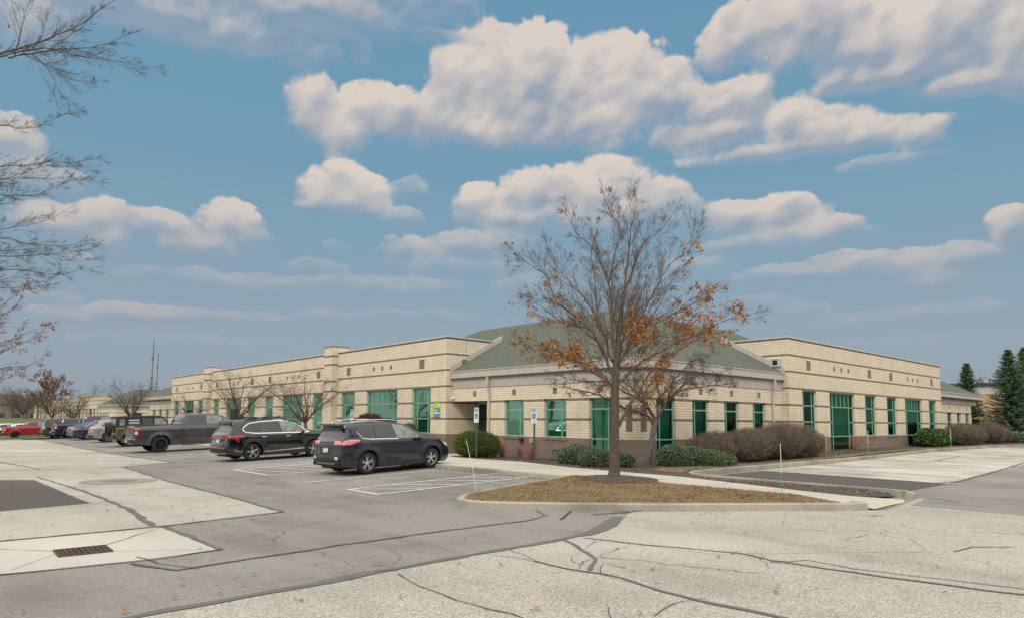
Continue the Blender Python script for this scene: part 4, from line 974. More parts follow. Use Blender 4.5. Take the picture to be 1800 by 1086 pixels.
def grow(rng, mb, mt, p, d, L, r, lev, tips, spread=.55, grav=.04, seg=.18, mi_t=1, minr=.0022, kids=(3, 5), side=5):
    """one branch as a tapering tube, with its children; tips collects (point, direction)"""
    n = max(2, int(L / seg)); pts = [p.copy()]; rad = [r]; dirs = [d.copy()]
    for i in range(n):
        d = (d + Vector((rng.gauss(0, .065), rng.gauss(0, .065), rng.gauss(0, .055) + grav))).normalized()
        p = p + d * (L / n); pts.append(p.copy()); rad.append(max(minr, r * (1 - .85 * (i + 1) / n))); dirs.append(d.copy())
    mb.tube(pts, rad, side if lev > 1 else 3, 0, False)
    if lev <= 1:
        for i in range(1, len(pts)): tips.append((pts[i], dirs[i]))
    if lev > 0:
        k = rng.randint(*kids) - (1 if lev == 1 else 0)
        for j in range(k):
            f = .2 + .8 * (j + rng.random()) / k; i = min(len(pts) - 1, max(1, int(f * n)))
            a = rng.random() * 2 * pi; o = dirs[i].orthogonal().normalized(); o.rotate(Matrix.Rotation(a, 3, dirs[i]))
            nd = (dirs[i] + o * (spread * rng.uniform(.7, 1.3))).normalized()
            if f > .97 and lev < 2: continue
            grow(rng, mb, mt, pts[i], nd, L * rng.uniform(.5, .82) * (1.15 - .5 * f), max(minr, rad[i] * .62), lev - 1, tips, spread, grav, seg, mi_t, minr, kids, side)
def limb(rng, mb, pts, r0, r1, tips, lev=2, every=.35, cl=1.2, start=.12, spread=.6, grav=.04, kids=(3, 5), side=7, minr=.0022):
    """a traced limb with side branches"""
    P_ = [Vector(p) for p in pts]; D = [0]
    for i in range(1, len(P_)): D.append(D[-1] + (P_[i] - P_[i - 1]).length)
    T = D[-1]; n = max(4, int(T / .12)); q = []; 
    for k in range(n + 1):
        s = T * k / n; i = min(max(j for j in range(len(D)) if D[j] <= s + 1e-9), len(P_) - 2); f = (s - D[i]) / max(1e-6, D[i + 1] - D[i])
        a, b = P_[i], P_[i + 1]; pa = P_[max(i - 1, 0)]; pb = P_[min(i + 2, len(P_) - 1)]
        v = .5 * ((2 * a) + (b - pa) * f + (2 * pa - 5 * a + 4 * b - pb) * f * f + (3 * a - pa - 3 * b + pb) * f ** 3)
        q.append(v + Vector((rng.gauss(0, .008), rng.gauss(0, .008), rng.gauss(0, .008))))
    rad = [r0 + (r1 - r0) * (k / n) ** .8 for k in range(n + 1)]
    mb.tube(q, rad, side, 0, False)
    s = T * start
    while s < T:
        k = min(n - 1, int(s / T * n)); d = (q[k + 1] - q[k]).normalized()
        o = d.orthogonal().normalized(); o.rotate(Matrix.Rotation(rng.random() * 2 * pi, 3, d))
        nd = (d + o * spread * rng.uniform(.7, 1.4)).normalized()
        L = cl * rng.uniform(.6, 1.2) * (1.15 - .6 * s / T)
        grow(rng, mb, None, q[k], nd, L, max(minr * 1.5, rad[k] * .42), lev, tips, spread, grav, .16, 1, minr, kids)
        s += every * rng.uniform(.6, 1.4)
    grow(rng, mb, None, q[-1], (q[-1] - q[-2]).normalized(), cl * .5, r1, max(lev - 1, 0), tips, spread, grav, .14, 1, minr, kids)
def leaves(rng, mb, tips, n, size, pick, hang=.6):
    got = 0; tries = 0
    while got < n and tries < n * 40:
        tries += 1; p, d = tips[rng.randrange(len(tips))]
        if rng.random() > pick(p): continue
        got += 1; p = p + Vector((rng.gauss(0, .02), rng.gauss(0, .02), rng.gauss(0, .02)))
        ax = Vector((rng.gauss(0, 1), rng.gauss(0, 1), rng.gauss(0, 1) - 1.6 * hang)).normalized(); s = size * rng.uniform(.6, 1.2)
        w_ = ax.orthogonal().normalized(); w_.rotate(Matrix.Rotation(rng.random() * 6.28, 3, ax)); w_ *= s * .32
        mid = p + ax * s * .5 + ax.cross(w_).normalized() * s * .08
        mb.q([p, mid + w_, p + ax * s, mid - w_])
def prof2w(base, px0, py0, Z, pts, dep=0.0, depk=0):
    """traced (x, y) outline points -> world, standing in the tree's own plane plus a depth offset"""
    out = []; rv = Vector((sin(YAW), -cos(YAW), 0)); n = len(pts)
    for i, (x, y) in enumerate(pts):
        s = (x - px0) * Z / FPX; h = (py0 - y) * Z / FPX; e = dep * (i / max(1, n - 1))
        out.append(Vector(base) + rv * s + FH * e + Vector((0, 0, h)))
    return out

# --- the big tree on the island
rng = random.Random(11)
Zt = Vector(TREE + (0,)).dot(FH)
bz_ = iz(*TREE) - .03
t1 = empty('maple_tree', (TREE[0], TREE[1], 0), 0, 'tall tree on the kerbed island, mostly bare with orange leaves low and to the right', 'tree')
mb = MB(); tips = []
T = lambda pts, dep=0: [p - Vector((TREE[0], TREE[1], 0)) for p in prof2w((TREE[0], TREE[1], bz_), 1073, 849, Zt, pts, dep)]
trunk = T([(1073, 853), (1073.5, 840), (1074, 800), (1075, 740), (1075.5, 700), (1077, 665), (1080, 635), (1083, 600), (1087, 556), (1092, 524)])
rr = [.185, .15, .125, .118, .112, .10, .088, .078, .062, .05]
mbt = MB()
qq = []; rq = []
for i in range(len(trunk) - 1):
    for k in range(4): qq.append(trunk[i].lerp(trunk[i + 1], k / 4) + Vector((rng.gauss(0, .003), rng.gauss(0, .003), 0))); rq.append(rr[i] + (rr[i + 1] - rr[i]) * k / 4)
qq.append(trunk[-1]); rq.append(rr[-1])
mbt.tube(qq, rq, 14, 0, False)
mbt.obj('trunk', M_bark, t1, True)
LB = [ # traced limb, start radius, end radius, depth drift, child length
 ([(1092,524),(1097,484),(1100,449),(1103,414),(1110,380),(1113,355)], .042, .008, -.3, 1.0),
 ([(1092,524),(1110,479),(1121,449),(1135,424),(1164,402),(1189,370)], .038, .007, .6, 1.0),
 ([(1079,652),(1070,600),(1070,541),(1067,501),(1060,479),(1054,464),(1034,429),(1009,407),(1000,372)], .062, .007, .5, 1.1),
 ([(1067,501),(1075,454),(1085,417),(1065,385),(1054,362)], .03, .006, -.5, .9),
 ([(1074,672),(1056,637),(1040,604),(1022,586),(993,562),(969,544),(954,504),(930,489),(906,474)], .06, .006, -.7, 1.1),
 ([(1022,586),(991,584),(967,576),(947,564),(925,556)], .03, .005, -1.3, .9),
 ([(1072,645),(1066,627),(1058,590),(1034,536),(1009,504),(984,469),(967,430)], .05, .006, 1.2, 1.1),
 ([(1045,556),(1037,505),(1030,460),(1040,420)], .022, .005, -1.0, .9),
 ([(1082,650),(1098,621),(1108,594),(1124,559),(1142,526),(1167,479),(1199,457),(1206,432)], .05, .006, -.6, 1.1),
 ([(1088,640),(1110,604),(1152,566),(1179,559),(1214,541),(1249,524),(1272,508)], .042, .005, .9, 1.0),
 ([(1082,684),(1121,647),(1157,627),(1185,613),(1214,600),(1248,582),(1288,574)], .045, .005, -1.1, 1.0),
 ([(1082,760),(1098,724),(1117,698),(1127,673),(1151,651),(1190,622),(1225,606)], .055, .005, -.5, .9),
 ([(1068,686),(1052,673),(1026,659),(1002,639),(977,633),(941,617),(918,608)], .042, .005, .4, .9),
 ([(1070,690),(1048,668),(1016,655),(985,650),(960,645)], .028, .004, -1.6, .8),
 ([(1080,632),(1084,590),(1080,540),(1086,500),(1083,460)], .035, .006, 1.6, 1.0),
 ([(1080,640),(1096,600),(1112,560),(1120,520),(1140,470),(1150,430)], .035, .006, 1.9, 1.0),
 ([(1074,650),(1050,610),(1018,575),(985,530),(950,520)], .03, .005, 2.0, 1.0),
 ([(1078,655),(1100,630),(1140,600),(1190,585),(1230,570)], .03, .005, 1.9, 1.0),
 ([(1077,660),(1092,625),(1103,570),(1130,545),(1160,520)], .03, .005, -1.9, 1.0)]
for (pt, a, b, dep, cl) in LB: limb(rng, mb, T(pt, dep), a * .82, b * .8, tips, 3, .155, cl * 1.05, .10, .42, .03, (3, 4), 7, .0018)
mb.obj('branches', M_limb, t1, True)
rv = Vector((sin(YAW), -cos(YAW), 0)); k_ = FPX / Zt
def pickm(p):
    px = 1073 + p.dot(rv) * k_; py = 849 - (p.z - bz_) * k_
    v = .03
    if py > 560: v = .22
    if px > 1060 and 560 < py < 730: v = .75
    if py > 630: v *= 1.5
    if px > 1190 and 480 < py < 600: v = 1.3
    if px < 1040 and 600 < py < 720: v = .75
    if px < 1060 and 440 < py < 560: v = .10
    if px > 1150 and 440 < py < 500: v = .2
    if px > 1295: v = 0
    return v * (.35 + 1.5 * max(0, noise.noise(p * 1.4) + .3))
mb = MB(); leaves(rng, mb, tips, 3600, .088, pickm); mb.obj('leaves', M_leafo, t1)
print('maple tips', len(tips))

# --- crab apples
def crab(name, base, scale, seed, label, group, traced=None, twigm=M_twigr, lev=2, berries=True, barkm=M_bark2, dens=.20):
    lev = 3 if traced else lev
    rng = random.Random(seed); t = empty(name, base, 0, label, 'tree', group); mb = MB(); tips = []
    if traced:
        px0, py0 = traced[0]; Z = Vector((base[0], base[1], 0)).dot(FH)
        TT = lambda pts, dep=0: [p - Vector(base) for p in prof2w(base, px0, py0, Z, pts, dep)]
        mbt = MB(); tk = TT(traced[1]); mbt.tube(tk, traced[2], 10, 0, False); mbt.obj('trunk', barkm, t, True)
        for (pt, a, b, dep, cl) in traced[3]: limb(rng, mb, TT(pt, dep), a, b, tips, lev, dens, cl, .15, .62, .02, (3, 5), 6, .0026)
    else:
        mbt = MB(); h = scale * .28; a0 = rng.uniform(-.12, .12); top = Vector((a0 * h, rng.uniform(-.1, .1), h))
        mbt.tube([(0, 0, -.15), (a0 * .2, 0, h * .4), top], [.075 * scale / 3.2, .06 * scale / 3.2, .055 * scale / 3.2], 9, 0, False); mbt.obj('trunk', barkm, t, True)
        for k in range(6):
            a = 2 * pi * k / 6 + rng.uniform(-.4, .4); el = rng.uniform(.7, 1.25); L = scale * rng.uniform(.5, .75)
            e1 = top + Vector((cos(a) * cos(el), sin(a) * cos(el), sin(el))) * L * .5
            e2 = e1 + Vector((cos(a) * cos(el * .75), sin(a) * cos(el * .75), sin(el * .75))) * L * .5
            limb(rng, mb, [top, top.lerp(e1, .5) + Vector((rng.gauss(0, .05), rng.gauss(0, .05), 0)), e1, e2], .04 * scale / 3.2, .01, tips, lev, dens * 1.3, scale * .30, .1, .7, .02, (3, 5), 5, .0035)
    mb.obj('branches', twigm, t, True)
    if berries:
        mb = MB(); leaves(rng, mb, tips, int(420 * scale / 3), .035, lambda p: .6, 1.0); mb.obj('fruit', M_leafr, t)['kind'] = 'stuff'
    return t
crab('crabapple_tree', (20.0, 15.0, .18), 3.4, 5, 'small spreading bare crabapple in the mulch behind the large tree', None,
     ((1127, 818), [(1127, 822), (1131, 800), (1137, 780), (1140, 755), (1145, 738)], [.15, .125, .115, .105, .10], [
      ([(1141,748),(1128,730),(1098,721),(1082,716),(1050,700),(1015,690),(981,684)], .07, .012, -.5, .8), ([(1145,738),(1129,710),(1123,690),(1110,665),(1095,645)], .05, .01, .6, .8),
      ([(1145,738),(1155,722),(1167,700),(1190,686),(1218,682),(1262,676)], .06, .01, -.6, .8), ([(1146,738),(1152,700),(1150,670),(1165,645),(1175,630)], .05, .01, .4, .8),
      ([(1160,712),(1180,690),(1210,665),(1245,655),(1280,665)], .04, .008, .5, .8), ([(1143,742),(1130,715),(1100,692),(1060,672),(1010,668),(970,655)], .04, .008, 1.1, .8),
      ([(1165,702),(1172,670),(1200,640),(1225,632)], .035, .008, -1.2, .8), ([(1128,728),(1115,700),(1080,672),(1045,655),(1000,640)], .035, .008, -1.3, .8), ([(1150,700),(1190,668),(1240,645),(1275,650)], .035, .008, 1.6, .8)]))
gcrab = 'bare crabapples in front of the left facade'
crab('crabapple_tree', (16.4, 35.6, .1), 5.2, 21, 'bare crabapple in front of the facade just left of the near brick pier', gcrab, lev=2)
crab('crabapple_tree', (16.0, 45.5, .05), 5.6, 33, 'bare crabapple behind the black crossover, near the middle of the left facade', gcrab)
crab('crabapple_tree', (16.6, 57.3, .0), 4.0, 35, 'low bare crabapple behind the grey pickup cab, right of the far pavilion end', gcrab)
crab('crabapple_tree', (17, 79, -.3), 6.2, 36, 'rounded reddish crabapple above the green off-roader', gcrab)
crab('crabapple_tree', (19, 128, -.9), 8, 37, 'bare tree in front of the far building, over the silver car', 'bare trees by the far building')
crab('crabapple_tree', (20, 160, -.9), 9.5, 38, 'bare tree in front of the far building, above the dark blue pickup', 'bare trees by the far building')
crab('crabapple_tree', (21, 215, -.9), 12, 39, 'bare tree at the far end of the far building, right of the red pickup', 'bare trees by the far building')

# --- tree reaching in from the left
def side_tree(name, base, Z, px0, py0, label, trunk_px, rads, limbs, nleaf, lm, pick, cl, seed, lev=2, ev=.3):
    rng = random.Random(seed); t = empty(name, base, 0, label, 'tree'); mb = MB(); tips = []
    TT = lambda pts, dep=0: [p - Vector(base) for p in prof2w(base, px0, py0, Z, pts, dep)]
    mbt = MB(); mbt.tube(TT(trunk_px), rads, 12, 0, False); mbt.obj('trunk', M_bark, t, True)
    for (pt, a, b, dep) in limbs: limb(rng, mb, TT(pt, dep), a * .8, b * .6, tips, lev, ev, cl, .25, .40, .02, (3, 5), 6, .0019)
    mb.obj('branches', M_limb, t, True)
    mb = MB(); leaves(rng, mb, tips, nleaf, .09, pick); mb.obj('leaves', lm, t)
Zs = 17.0; bs = Vector((0, 0, 1.75)) + (FH + rt * ((-330 - 900) / FPX)) * Zs; gs = gz(bs.x, bs.y)
py0 = 733 + 1.75 / Zs * FPX
side_tree('bare_roadside_tree', (bs.x, bs.y, gs), Zs, -330, py0, 'bare tree reaching in from the left edge, its fine branches against the sky', [(-330, py0 + 8), (-335, 560), (-325, 300), (-320, 60), (-315, -160)], [.26, .2, .17, .12, .06],
 [([(-322,200),(-150,110),(0,66),(45,55),(120,25),(155,2),(190,-15)], .085, .008, -.6), ([(-30,76),(45,57),(100,48),(150,30),(175,10)], .03, .006, .4), ([(-100,92),(0,60),(60,58),(90,68),(140,72),(185,80),(232,86)], .035, .004, .2),
  ([(-20,72),(10,68),(40,100),(55,130),(80,153)], .02, .004, .3), ([(-10,70),(15,72),(45,92),(75,90),(95,80)], .018, .004, -.3), ([(0,72),(30,82),(70,103),(105,105)], .016, .004, .5),
  ([(10,60),(22,30),(24,-10)], .02, .006, .2), ([(-20,70),(-5,40),(12,-10)], .025, .006, -.3), ([(45,55),(60,35),(90,0)], .02, .006, .3),
  ([(-324,330),(-60,215),(0,213),(40,210),(75,193),(105,182)], .05, .005, -.2), ([(-323,360),(-60,285),(0,275),(40,265),(80,262),(112,252)], .045, .005, .5), ([(-323,300),(-60,300),(0,293),(60,290),(102,292)], .035, .004, .8),
  ([(-323,400),(-60,340),(0,343),(60,346),(100,335),(150,322)], .045, .005, -.8), ([(-324,430),(-50,400),(0,390),(40,380),(75,360)], .035, .005, .3), ([(-324,450),(-50,412),(0,415),(60,415),(100,400)], .04, .005, .9),
  ([(-325,480),(-50,450),(0,448),(60,444),(100,440),(145,433)], .045, .005, 0), ([(-325,500),(-50,470),(0,463),(40,465),(85,448)], .04, .005, 1.3), ([(-325,520),(-50,508),(0,507),(30,508),(70,512),(95,503)], .04, .005, -.5),
  ([(-325,490),(-40,430),(0,425),(30,430),(60,420)], .03, .004, 2), ([(-325,440),(-60,370),(0,372),(45,365),(80,370)], .03, .004, -1.5), ([(-324,380),(-60,300),(0,262),(30,250),(60,240)], .03, .004, 1.6), ([(-325,500),(-50,490),(0,480),(40,487),(60,470)], .03, .004, .6)],
 30, M_leafr, lambda p: .4, .72, 41, 2, .13)
Zo = 30.0; bo = Vector((0, 0, 1.75)) + (FH + rt * ((-115 - 900) / FPX)) * Zo; go_ = gz(bo.x, bo.y); py1 = 730 + 1.75 / Zo * FPX
side_tree('oak_tree', (bo.x, bo.y, go_), Zo, -115, py1, 'oak with clinging russet leaves at the lower left edge', [(-115, py1 + 4), (-113, 700), (-112, 620), (-108, 530), (-106, 460)], [.28, .22, .18, .12, .05],
 [([(-113,640),(-60,580),(-20,555),(10,530),(20,505)], .08, .01, .3), ([(-113,660),(-60,640),(0,617),(30,605),(60,592),(84,578)], .07, .006, -.5), ([(-113,680),(-60,655),(0,640),(30,638),(50,625)], .06, .006, .6),
  ([(-113,690),(-60,685),(-10,672),(15,660),(40,655)], .06, .006, -.2), ([(-112,600),(-60,560),(-20,520),(5,490)], .05, .006, 1), ([(-113,650),(-60,610),(-10,590),(20,570),(40,560)], .06, .006, 1.4), ([(-113,690),(-60,700),(-20,690),(10,690)], .05, .006, .4),
  ([(-113,670),(-60,630),(-20,600),(10,590),(30,560)], .05, .006, -1.5)], 1500, M_leafr, lambda p: .9, 1.0, 43, 2, .35)

# --- distant trees
def far_tree(base, h, w, seed, label, leafn, lm, cat='tree', name='oak_tree', group=None):
    rng = random.Random(seed); t = empty(name, base, 0, label, cat, group); mb = MB(); tips = []
    mbt = MB(); mbt.tube([(0, 0, -.3), (.1, 0, h * .25), (0, .1, h * .55), (.1, 0, h * .8)], [h * .03, h * .024, h * .015, .05], 8, 0, False); mbt.obj('trunk', M_bark, t, True)
    for k in range(15):
        a = 2 * pi * k * .38 + rng.uniform(-.3, .3); z0 = h * (.18 + .45 * k / 15); el = .35 + .8 * k / 15; L = w * rng.uniform(.85, 1.1) * (1 - .25 * k / 15)
        s_ = Vector((0, 0, z0)); e = s_ + Vector((cos(a) * cos(el), sin(a) * cos(el), sin(el))) * L
        limb(rng, mb, [s_, s_.lerp(e, .4) + Vector((0, 0, -.05 * L)), e], h * .012, h * .003, tips, 2, L * .14, L * .42, .2, .65, .04, (3, 4), 4, h * .0011)
    mb.obj('branches', M_twig, t, True)
    if leafn: mb = MB(); leaves(rng, mb, tips, leafn, h * .028, lambda p: 1 if p.dot(Vector((sin(YAW), -cos(YAW), 0))) < .0 or p.z < h * .5 else .3); mb.obj('leaves', lm, t)
p = at(88, 745, 175, 0); far_tree((p.x, p.y, 1.0), 13.6, 6.6, 51, 'big round russet-leaved oak on the skyline behind the far building', 4200, M_leafr)
for i, (px, Z, h) in enumerate(((20, 150, 6.5), (45, 155, 7), (64, 150, 6.2))):
    p = at(px, 745, Z, 0); far_tree((p.x, p.y, lw(p.x, p.y)), h, h * .62, 60 + i, ['bare grey thicket tree on the bank above the red pickup bed', 'bare grey thicket tree above the red pickup cab', 'bare brownish thicket tree left of the far building'][i], 0, M_leafr, name='bare_tree')
def spruce(base, h, w, seed, label, lm):
    rng = random.Random(seed); t = empty('spruce_tree', base, 0, label, 'tree', 'spruces behind the right end of the building')
    mb = MB(); mb.tube([(0, 0, -.2), (0, 0, h * .5), (0, 0, h * .985)], [h * .022, h * .014, .015], 8, 0, False); mb.obj('trunk', M_bark, t, True)
    mb = MB(); z = h * .05; 
    while z < h * .99:
        fr_ = 1 - z / h; L = w * (fr_ ** .8) * rng.uniform(.72, 1.12) + .08; n = rng.randint(11, 14)
        for j in range(n):
            a = rng.random() * 2 * pi; l = L * rng.uniform(.7, 1.15); dirv = Vector((cos(a), sin(a), rng.uniform(-.12, .18) + .25 * (1 - fr_)))
            m = max(3, int(l / .13)); perp = Vector((-sin(a), cos(a), 0))
            for q_ in range(m):
                f = (q_ + .5) / m; c = Vector((0, 0, z)) + dirv * l * f + Vector((0, 0, -.10 * l * f * (1 - f) * 3))
                wd = .30 * (1 - f * .7) * (.45 + .55 * fr_) + .05
                for s_ in (-1, 1, rng.choice((-1, 1))):
                    e = c + perp * s_ * wd * rng.uniform(.6, 1.2) + dirv * .16 + Vector((0, 0, rng.uniform(-.13, .05)))
                    u_ = Vector((rng.gauss(0, 1), rng.gauss(0, 1), rng.gauss(0, 1))).normalized() * .06
                    mb.q([c - u_, e, c + u_])
        z += h * .019 * rng.uniform(.7, 1.3) * (.6 + .5 * fr_)
    mb.obj('needles', lm, t)
p = at(1704, 745, 70, .2); spruce((p.x, p.y, .2), 8.2, 2.1, 71, 'slender narrow-topped spruce just right of the building end', M_spruce)
p = at(1779, 745, 64, .2); spruce((p.x, p.y, .2), 8.9, 3.1, 72, 'large dense spruce nearest the right edge of the view, red showing behind it', M_spruce)
p = at(1808, 745, 67, .2); spruce((p.x, p.y, .2), 9.6, 3.0, 73, 'brighter green spruce cut by the right edge of the view', M_sprucey)
for i, px in enumerate((1722, 1744, 1758)):
    p = at(px, 745, 120, .2); far_tree((p.x, p.y, 0), 12.5, 4.0, 80 + i, 'thin bare treetops showing above the store roof between the spruces', 0, M_leafr, name='bare_tree', group='bare treetops behind the store')

# --- shrubs
def shrub(name, base, blobs, n, size, lm, cm, label, cat='shrub', group=None, thin=False, seed=1, shell=.16, core=.86, stick=None):
    rng = random.Random(seed); t = empty(name, base, 0, label, cat, group)
    bm = bmesh.new()
    for (x, y, z, rx, ry, rz) in blobs:
        r_ = bmesh.ops.create_icosphere(bm, subdivisions=3, radius=1)
        for v in r_['verts']:
            k = core * (1 + .10 * noise.noise(v.co * 2.2 + Vector((x, y, seed)))); v.co = Vector((x + v.co.x * rx * k, y + v.co.y * ry * k, max(-.05, z + v.co.z * rz * k)))
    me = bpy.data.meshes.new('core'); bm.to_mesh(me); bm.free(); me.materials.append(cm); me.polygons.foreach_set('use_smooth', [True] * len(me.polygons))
    o = bpy.data.objects.new('stems', me); C.objects.link(o); o.parent = t  # solid dark core inside the foliage shell, not separate stems
    mb = MB(); tot = sum(b[3] * b[4] for b in blobs)
    for b in blobs:
        x, y, z, rx, ry, rz = b
        for _ in range(int(n * b[3] * b[4] / tot)):
            v = Vector((rng.gauss(0, 1), rng.gauss(0, 1), rng.gauss(0, 1))).normalized()
            if z + v.z * rz < 0: continue
            stray = 1.08 if rng.random() < .05 else 1.0; lump = stray + .13 * noise.noise(v * 2.2 + Vector((x, y, seed))) + .05 * noise.noise(v * 7)
            k = lump * (1 - shell * rng.random() ** 1.5); p = Vector((x + v.x * rx * k, y + v.y * ry * k, z + v.z * rz * k))
            nrm = Vector((v.x / rx, v.y / ry, v.z / rz)).normalized()
            if any((q is not b) and ((p.x - q[0]) / q[3]) ** 2 + ((p.y - q[1]) / q[4]) ** 2 + ((p.z - q[2]) / q[5]) ** 2 < .6 for q in blobs): continue
            if thin:
                d = (nrm * .7 + Vector((rng.gauss(0, .6), rng.gauss(0, .6), rng.gauss(0, .6) + .25))).normalized() * size * rng.uniform(.5, 1.4); w_ = d.orthogonal().normalized(); w_.rotate(Matrix.Rotation(rng.random() * 6.3, 3, d.normalized())); w_ *= thin * rng.uniform(.6, 1.4)
                mb.q([p - d * .5 - w_, p - d * .5 + w_, p + d * .5])
            else:
                for _k in range(2):
                    d = (nrm * .6 + Vector((rng.gauss(0, .7), rng.gauss(0, .7), rng.gauss(0, .7) + .2))).normalized() * size * rng.uniform(.5, 1.3); w_ = d.orthogonal().normalized(); w_.rotate(Matrix.Rotation(rng.random() * 6.3, 3, d.normalized())); w_ *= size * .34
                    mb.q([p, p + d * .5 + w_, p + d, p + d * .5 - w_])
    mb.obj('foliage' if not thin else 'twigs', lm, t); return t
def B_(px, y, Z): return at(px, y, Z)
# ball yew by the entrance
shrub('boxwood_shrub', (17.95, 22.35, .2), [(0, 0, .52, .86, .80, .60), (-.15, .2, .55, .72, .8, .56), (.3, -.3, .5, .65, .6, .55)], 15000, .045, M_yew, M_core, 'round clipped dark green boxwood between the walk and the entrance', seed=3)
shrub('boxwood_shrub', (18.6, 28.7, .12), [(0, 0, .68, .66, .66, .78)], 6500, .05, M_yew, M_core, 'green boxwood half hidden behind the front of the navy crossover', seed=4)
shrub('burgundy_shrub', (17.6, 30.6, .1), [(0, 0, 1.0, .8, 1.0, 1.0), (.2, 1.0, 1.0, .8, .9, .95), (.3, -.9, .9, .7, .7, .85)], 12000, .06, M_burg, mat('burgundy_core', (.03, .012, .012), 1), 'long burgundy shrub showing over the roof of the navy crossover', seed=5)
gj = 'low junipers in the mulch bed'
shrub('juniper_shrub', (18.25, 16.85, .2), [(0, 0, .28, .72, .66, .42), (.35, -.4, .24, .55, .5, .36)], 9500, .055, M_juni, M_core, 'low juniper left of the big trunk, beside the black ground fixture', group=gj, seed=6)
shrub('juniper_shrub', (17.75, 15.45, .2), [(0, 0, .24, .6, .58, .38), (.5, -.7, .2, .5, .45, .30)], 8000, .05, M_juni, M_core, 'low juniper directly behind the big tree trunk', group=gj, seed=7)
shrub('juniper_shrub', (20.25, 13.95, .2), [(0, 0, .3, .72, .62, .45), (.75, -.25, .27, .7, .6, .40)], 11000, .055, M_juni, M_core, 'low juniper just right of the leaning crabapple trunk', group=gj, seed=8)
shrub('juniper_shrub', (21.35, 13.15, .2), [(0, 0, .24, .6, .5, .36), (.7, -.1, .18, .45, .4, .26)], 7000, .05, M_juni, M_core, 'low juniper tucked against the brown hedge', group=gj, seed=9)
gh = 'clipped brown leafless hedge shrubs'
hk = dict(thin=.0045, shell=.22, core=.80)
shrub('hedge_shrub', (22.9, 14.15, .2), [(0, 0, .55, 1.15, .9, .62), (.8, .2, .66, .9, .8, .60), (-.5, -.15, .42, .8, .7, .5)], 19000, .15, M_hedge, M_coreb, 'leftmost brown clipped hedge shrub, lowest of the near three', group=gh, seed=10, **hk)
shrub('hedge_shrub', (25.1, 13.9, .2), [(0, 0, .68, 1.35, .95, .68), (.9, .1, .74, 1.0, .9, .66), (-.7, .1, .6, .9, .9, .62)], 20000, .15, M_hedge, M_coreb, 'middle brown clipped hedge shrub under the two small windows', group=gh, seed=11, **hk)
shrub('hedge_shrub', (28.2, 13.8, .22), [(-.4, 0, .82, 1.6, 1.0, .80), (.9, .0, .80, 1.6, 1.0, .80), (2.1, .0, .66, 1.1, .9, .66)], 26000, .15, M_hedge, M_coreb, 'tall brown clipped hedge shrub by the right downspout', group=gh, seed=12, **hk)
shrub('hedge_shrub', (54.2, 13.9, .37), [(0, 0, .72, 2.1, 1.0, .80), (2.2, 0, .72, 2.1, 1.0, .78)], 12000, .16, M_hedge, M_coreb, 'long brown hedge under the windows at the far right end', group=gh, seed=13, thin=.008, shell=.2, core=.84)
shrub('hedge_shrub', (62.0, 14.0, .37), [(0, 0, .78, 2.1, 1.1, .95), (2.6, 0, .7, 1.8, 1.0, .8)], 9000, .17, M_hedge, M_coreb, 'brown hedge beyond the building end in front of the spruces', group=gh, seed=14, thin=.008, shell=.2, core=.84)
shrub('rhododendron_shrub', (47.6, 13.9, .37), [(0, 0, .45, .9, .8, .52), (1.5, 0, .52, 1.1, .8, .55), (.6, .2, .6, .8, .7, .5)], 4200, .13, M_rhodo, M_core, 'glossy green broad-leaved shrub before the tall right doorway glazing', seed=15)
shrub('juniper_shrub', (67.5, 13.2, .3), [(0, 0, .4, 1.5, 1.0, .5), (1.8, 0, .35, 1.4, .9, .5)], 3500, .12, M_juni, M_core, 'low grey-green juniper at the foot of the spruces', group=gj, seed=16)
# barberries: sprays of red stems
def spray(base, h, w, seed, label, n=70):
    rng = random.Random(seed); t = empty('barberry_shrub', base, 0, label, 'shrub', 'small red barberries by the wall'); mb = MB(); tips = []
    for k in range(n):
        a = rng.random() * 2 * pi; el = rng.uniform(.7, 1.45); d = Vector((cos(a) * cos(el) * w / h * 1.2, sin(a) * cos(el) * w / h * 1.2, sin(el))).normalized()
        grow(rng, mb, None, Vector((rng.gauss(0, .05), rng.gauss(0, .05), -.02)), d, h * rng.uniform(.6, 1.1), .005, 1, tips, .5, .02, .09, 1, .0025, (2, 4))
    mb.obj('stems', mat('barberry_stem', (.25, .105, .07), .8, var=.25), t); mb = MB(); leaves(rng, mb, tips, 420, .03, lambda p: 1, 0); mb.obj('foliage', M_barb, t)
spray((19.1, 22.0, .19), .62, .42, 1, 'red barberry nearest the boxwood, leftmost of the three small ones')
spray((19.2, 20.95, .19), .55, .34, 2, 'middle red barberry with the blue flag at its foot')
spray((18.9, 19.9, .19), .68, .46, 3, 'red barberry behind the free-standing accessible parking sign')
spray((37.4, 14.4, .37), .8, .5, 4, 'small reddish shrub right of the brown hedges before the wide window', 40)

# ------------------------------------------------------------------ cars
def paint(name, col, rough=.22, metal=.3, coat=1.0):
    if name in MAT: return MAT[name]
    m = bpy.data.materials.new(name); m.use_nodes = True; MAT[name] = m; t = NT(m.node_tree); b = t.n['Principled BSDF']
    co = t.add('ShaderNodeTexCoord').outputs['Object']; s = t.add('ShaderNodeSeparateXYZ'); t.lk(co, s.inputs[0])
    dust = t.m('MULTIPLY', t.m('SUBTRACT', 1.0, t.ss(s.outputs[2], .15, .75)), t.m('MULTIPLY', t.ss(t.noise(co, 5, 4), .3, .8), .22))
    t.lk(t.mix(dust, col, (.22, .20, .17)), b.inputs['Base Color']); b.inputs['Metallic'].default_value = metal
    t.lk(t.m('ADD', rough, t.m('MULTIPLY', dust, .5)), b.inputs['Roughness']); b.inputs['Coat Weight'].default_value = coat; b.inputs['Coat Roughness'].default_value = .05
    return m
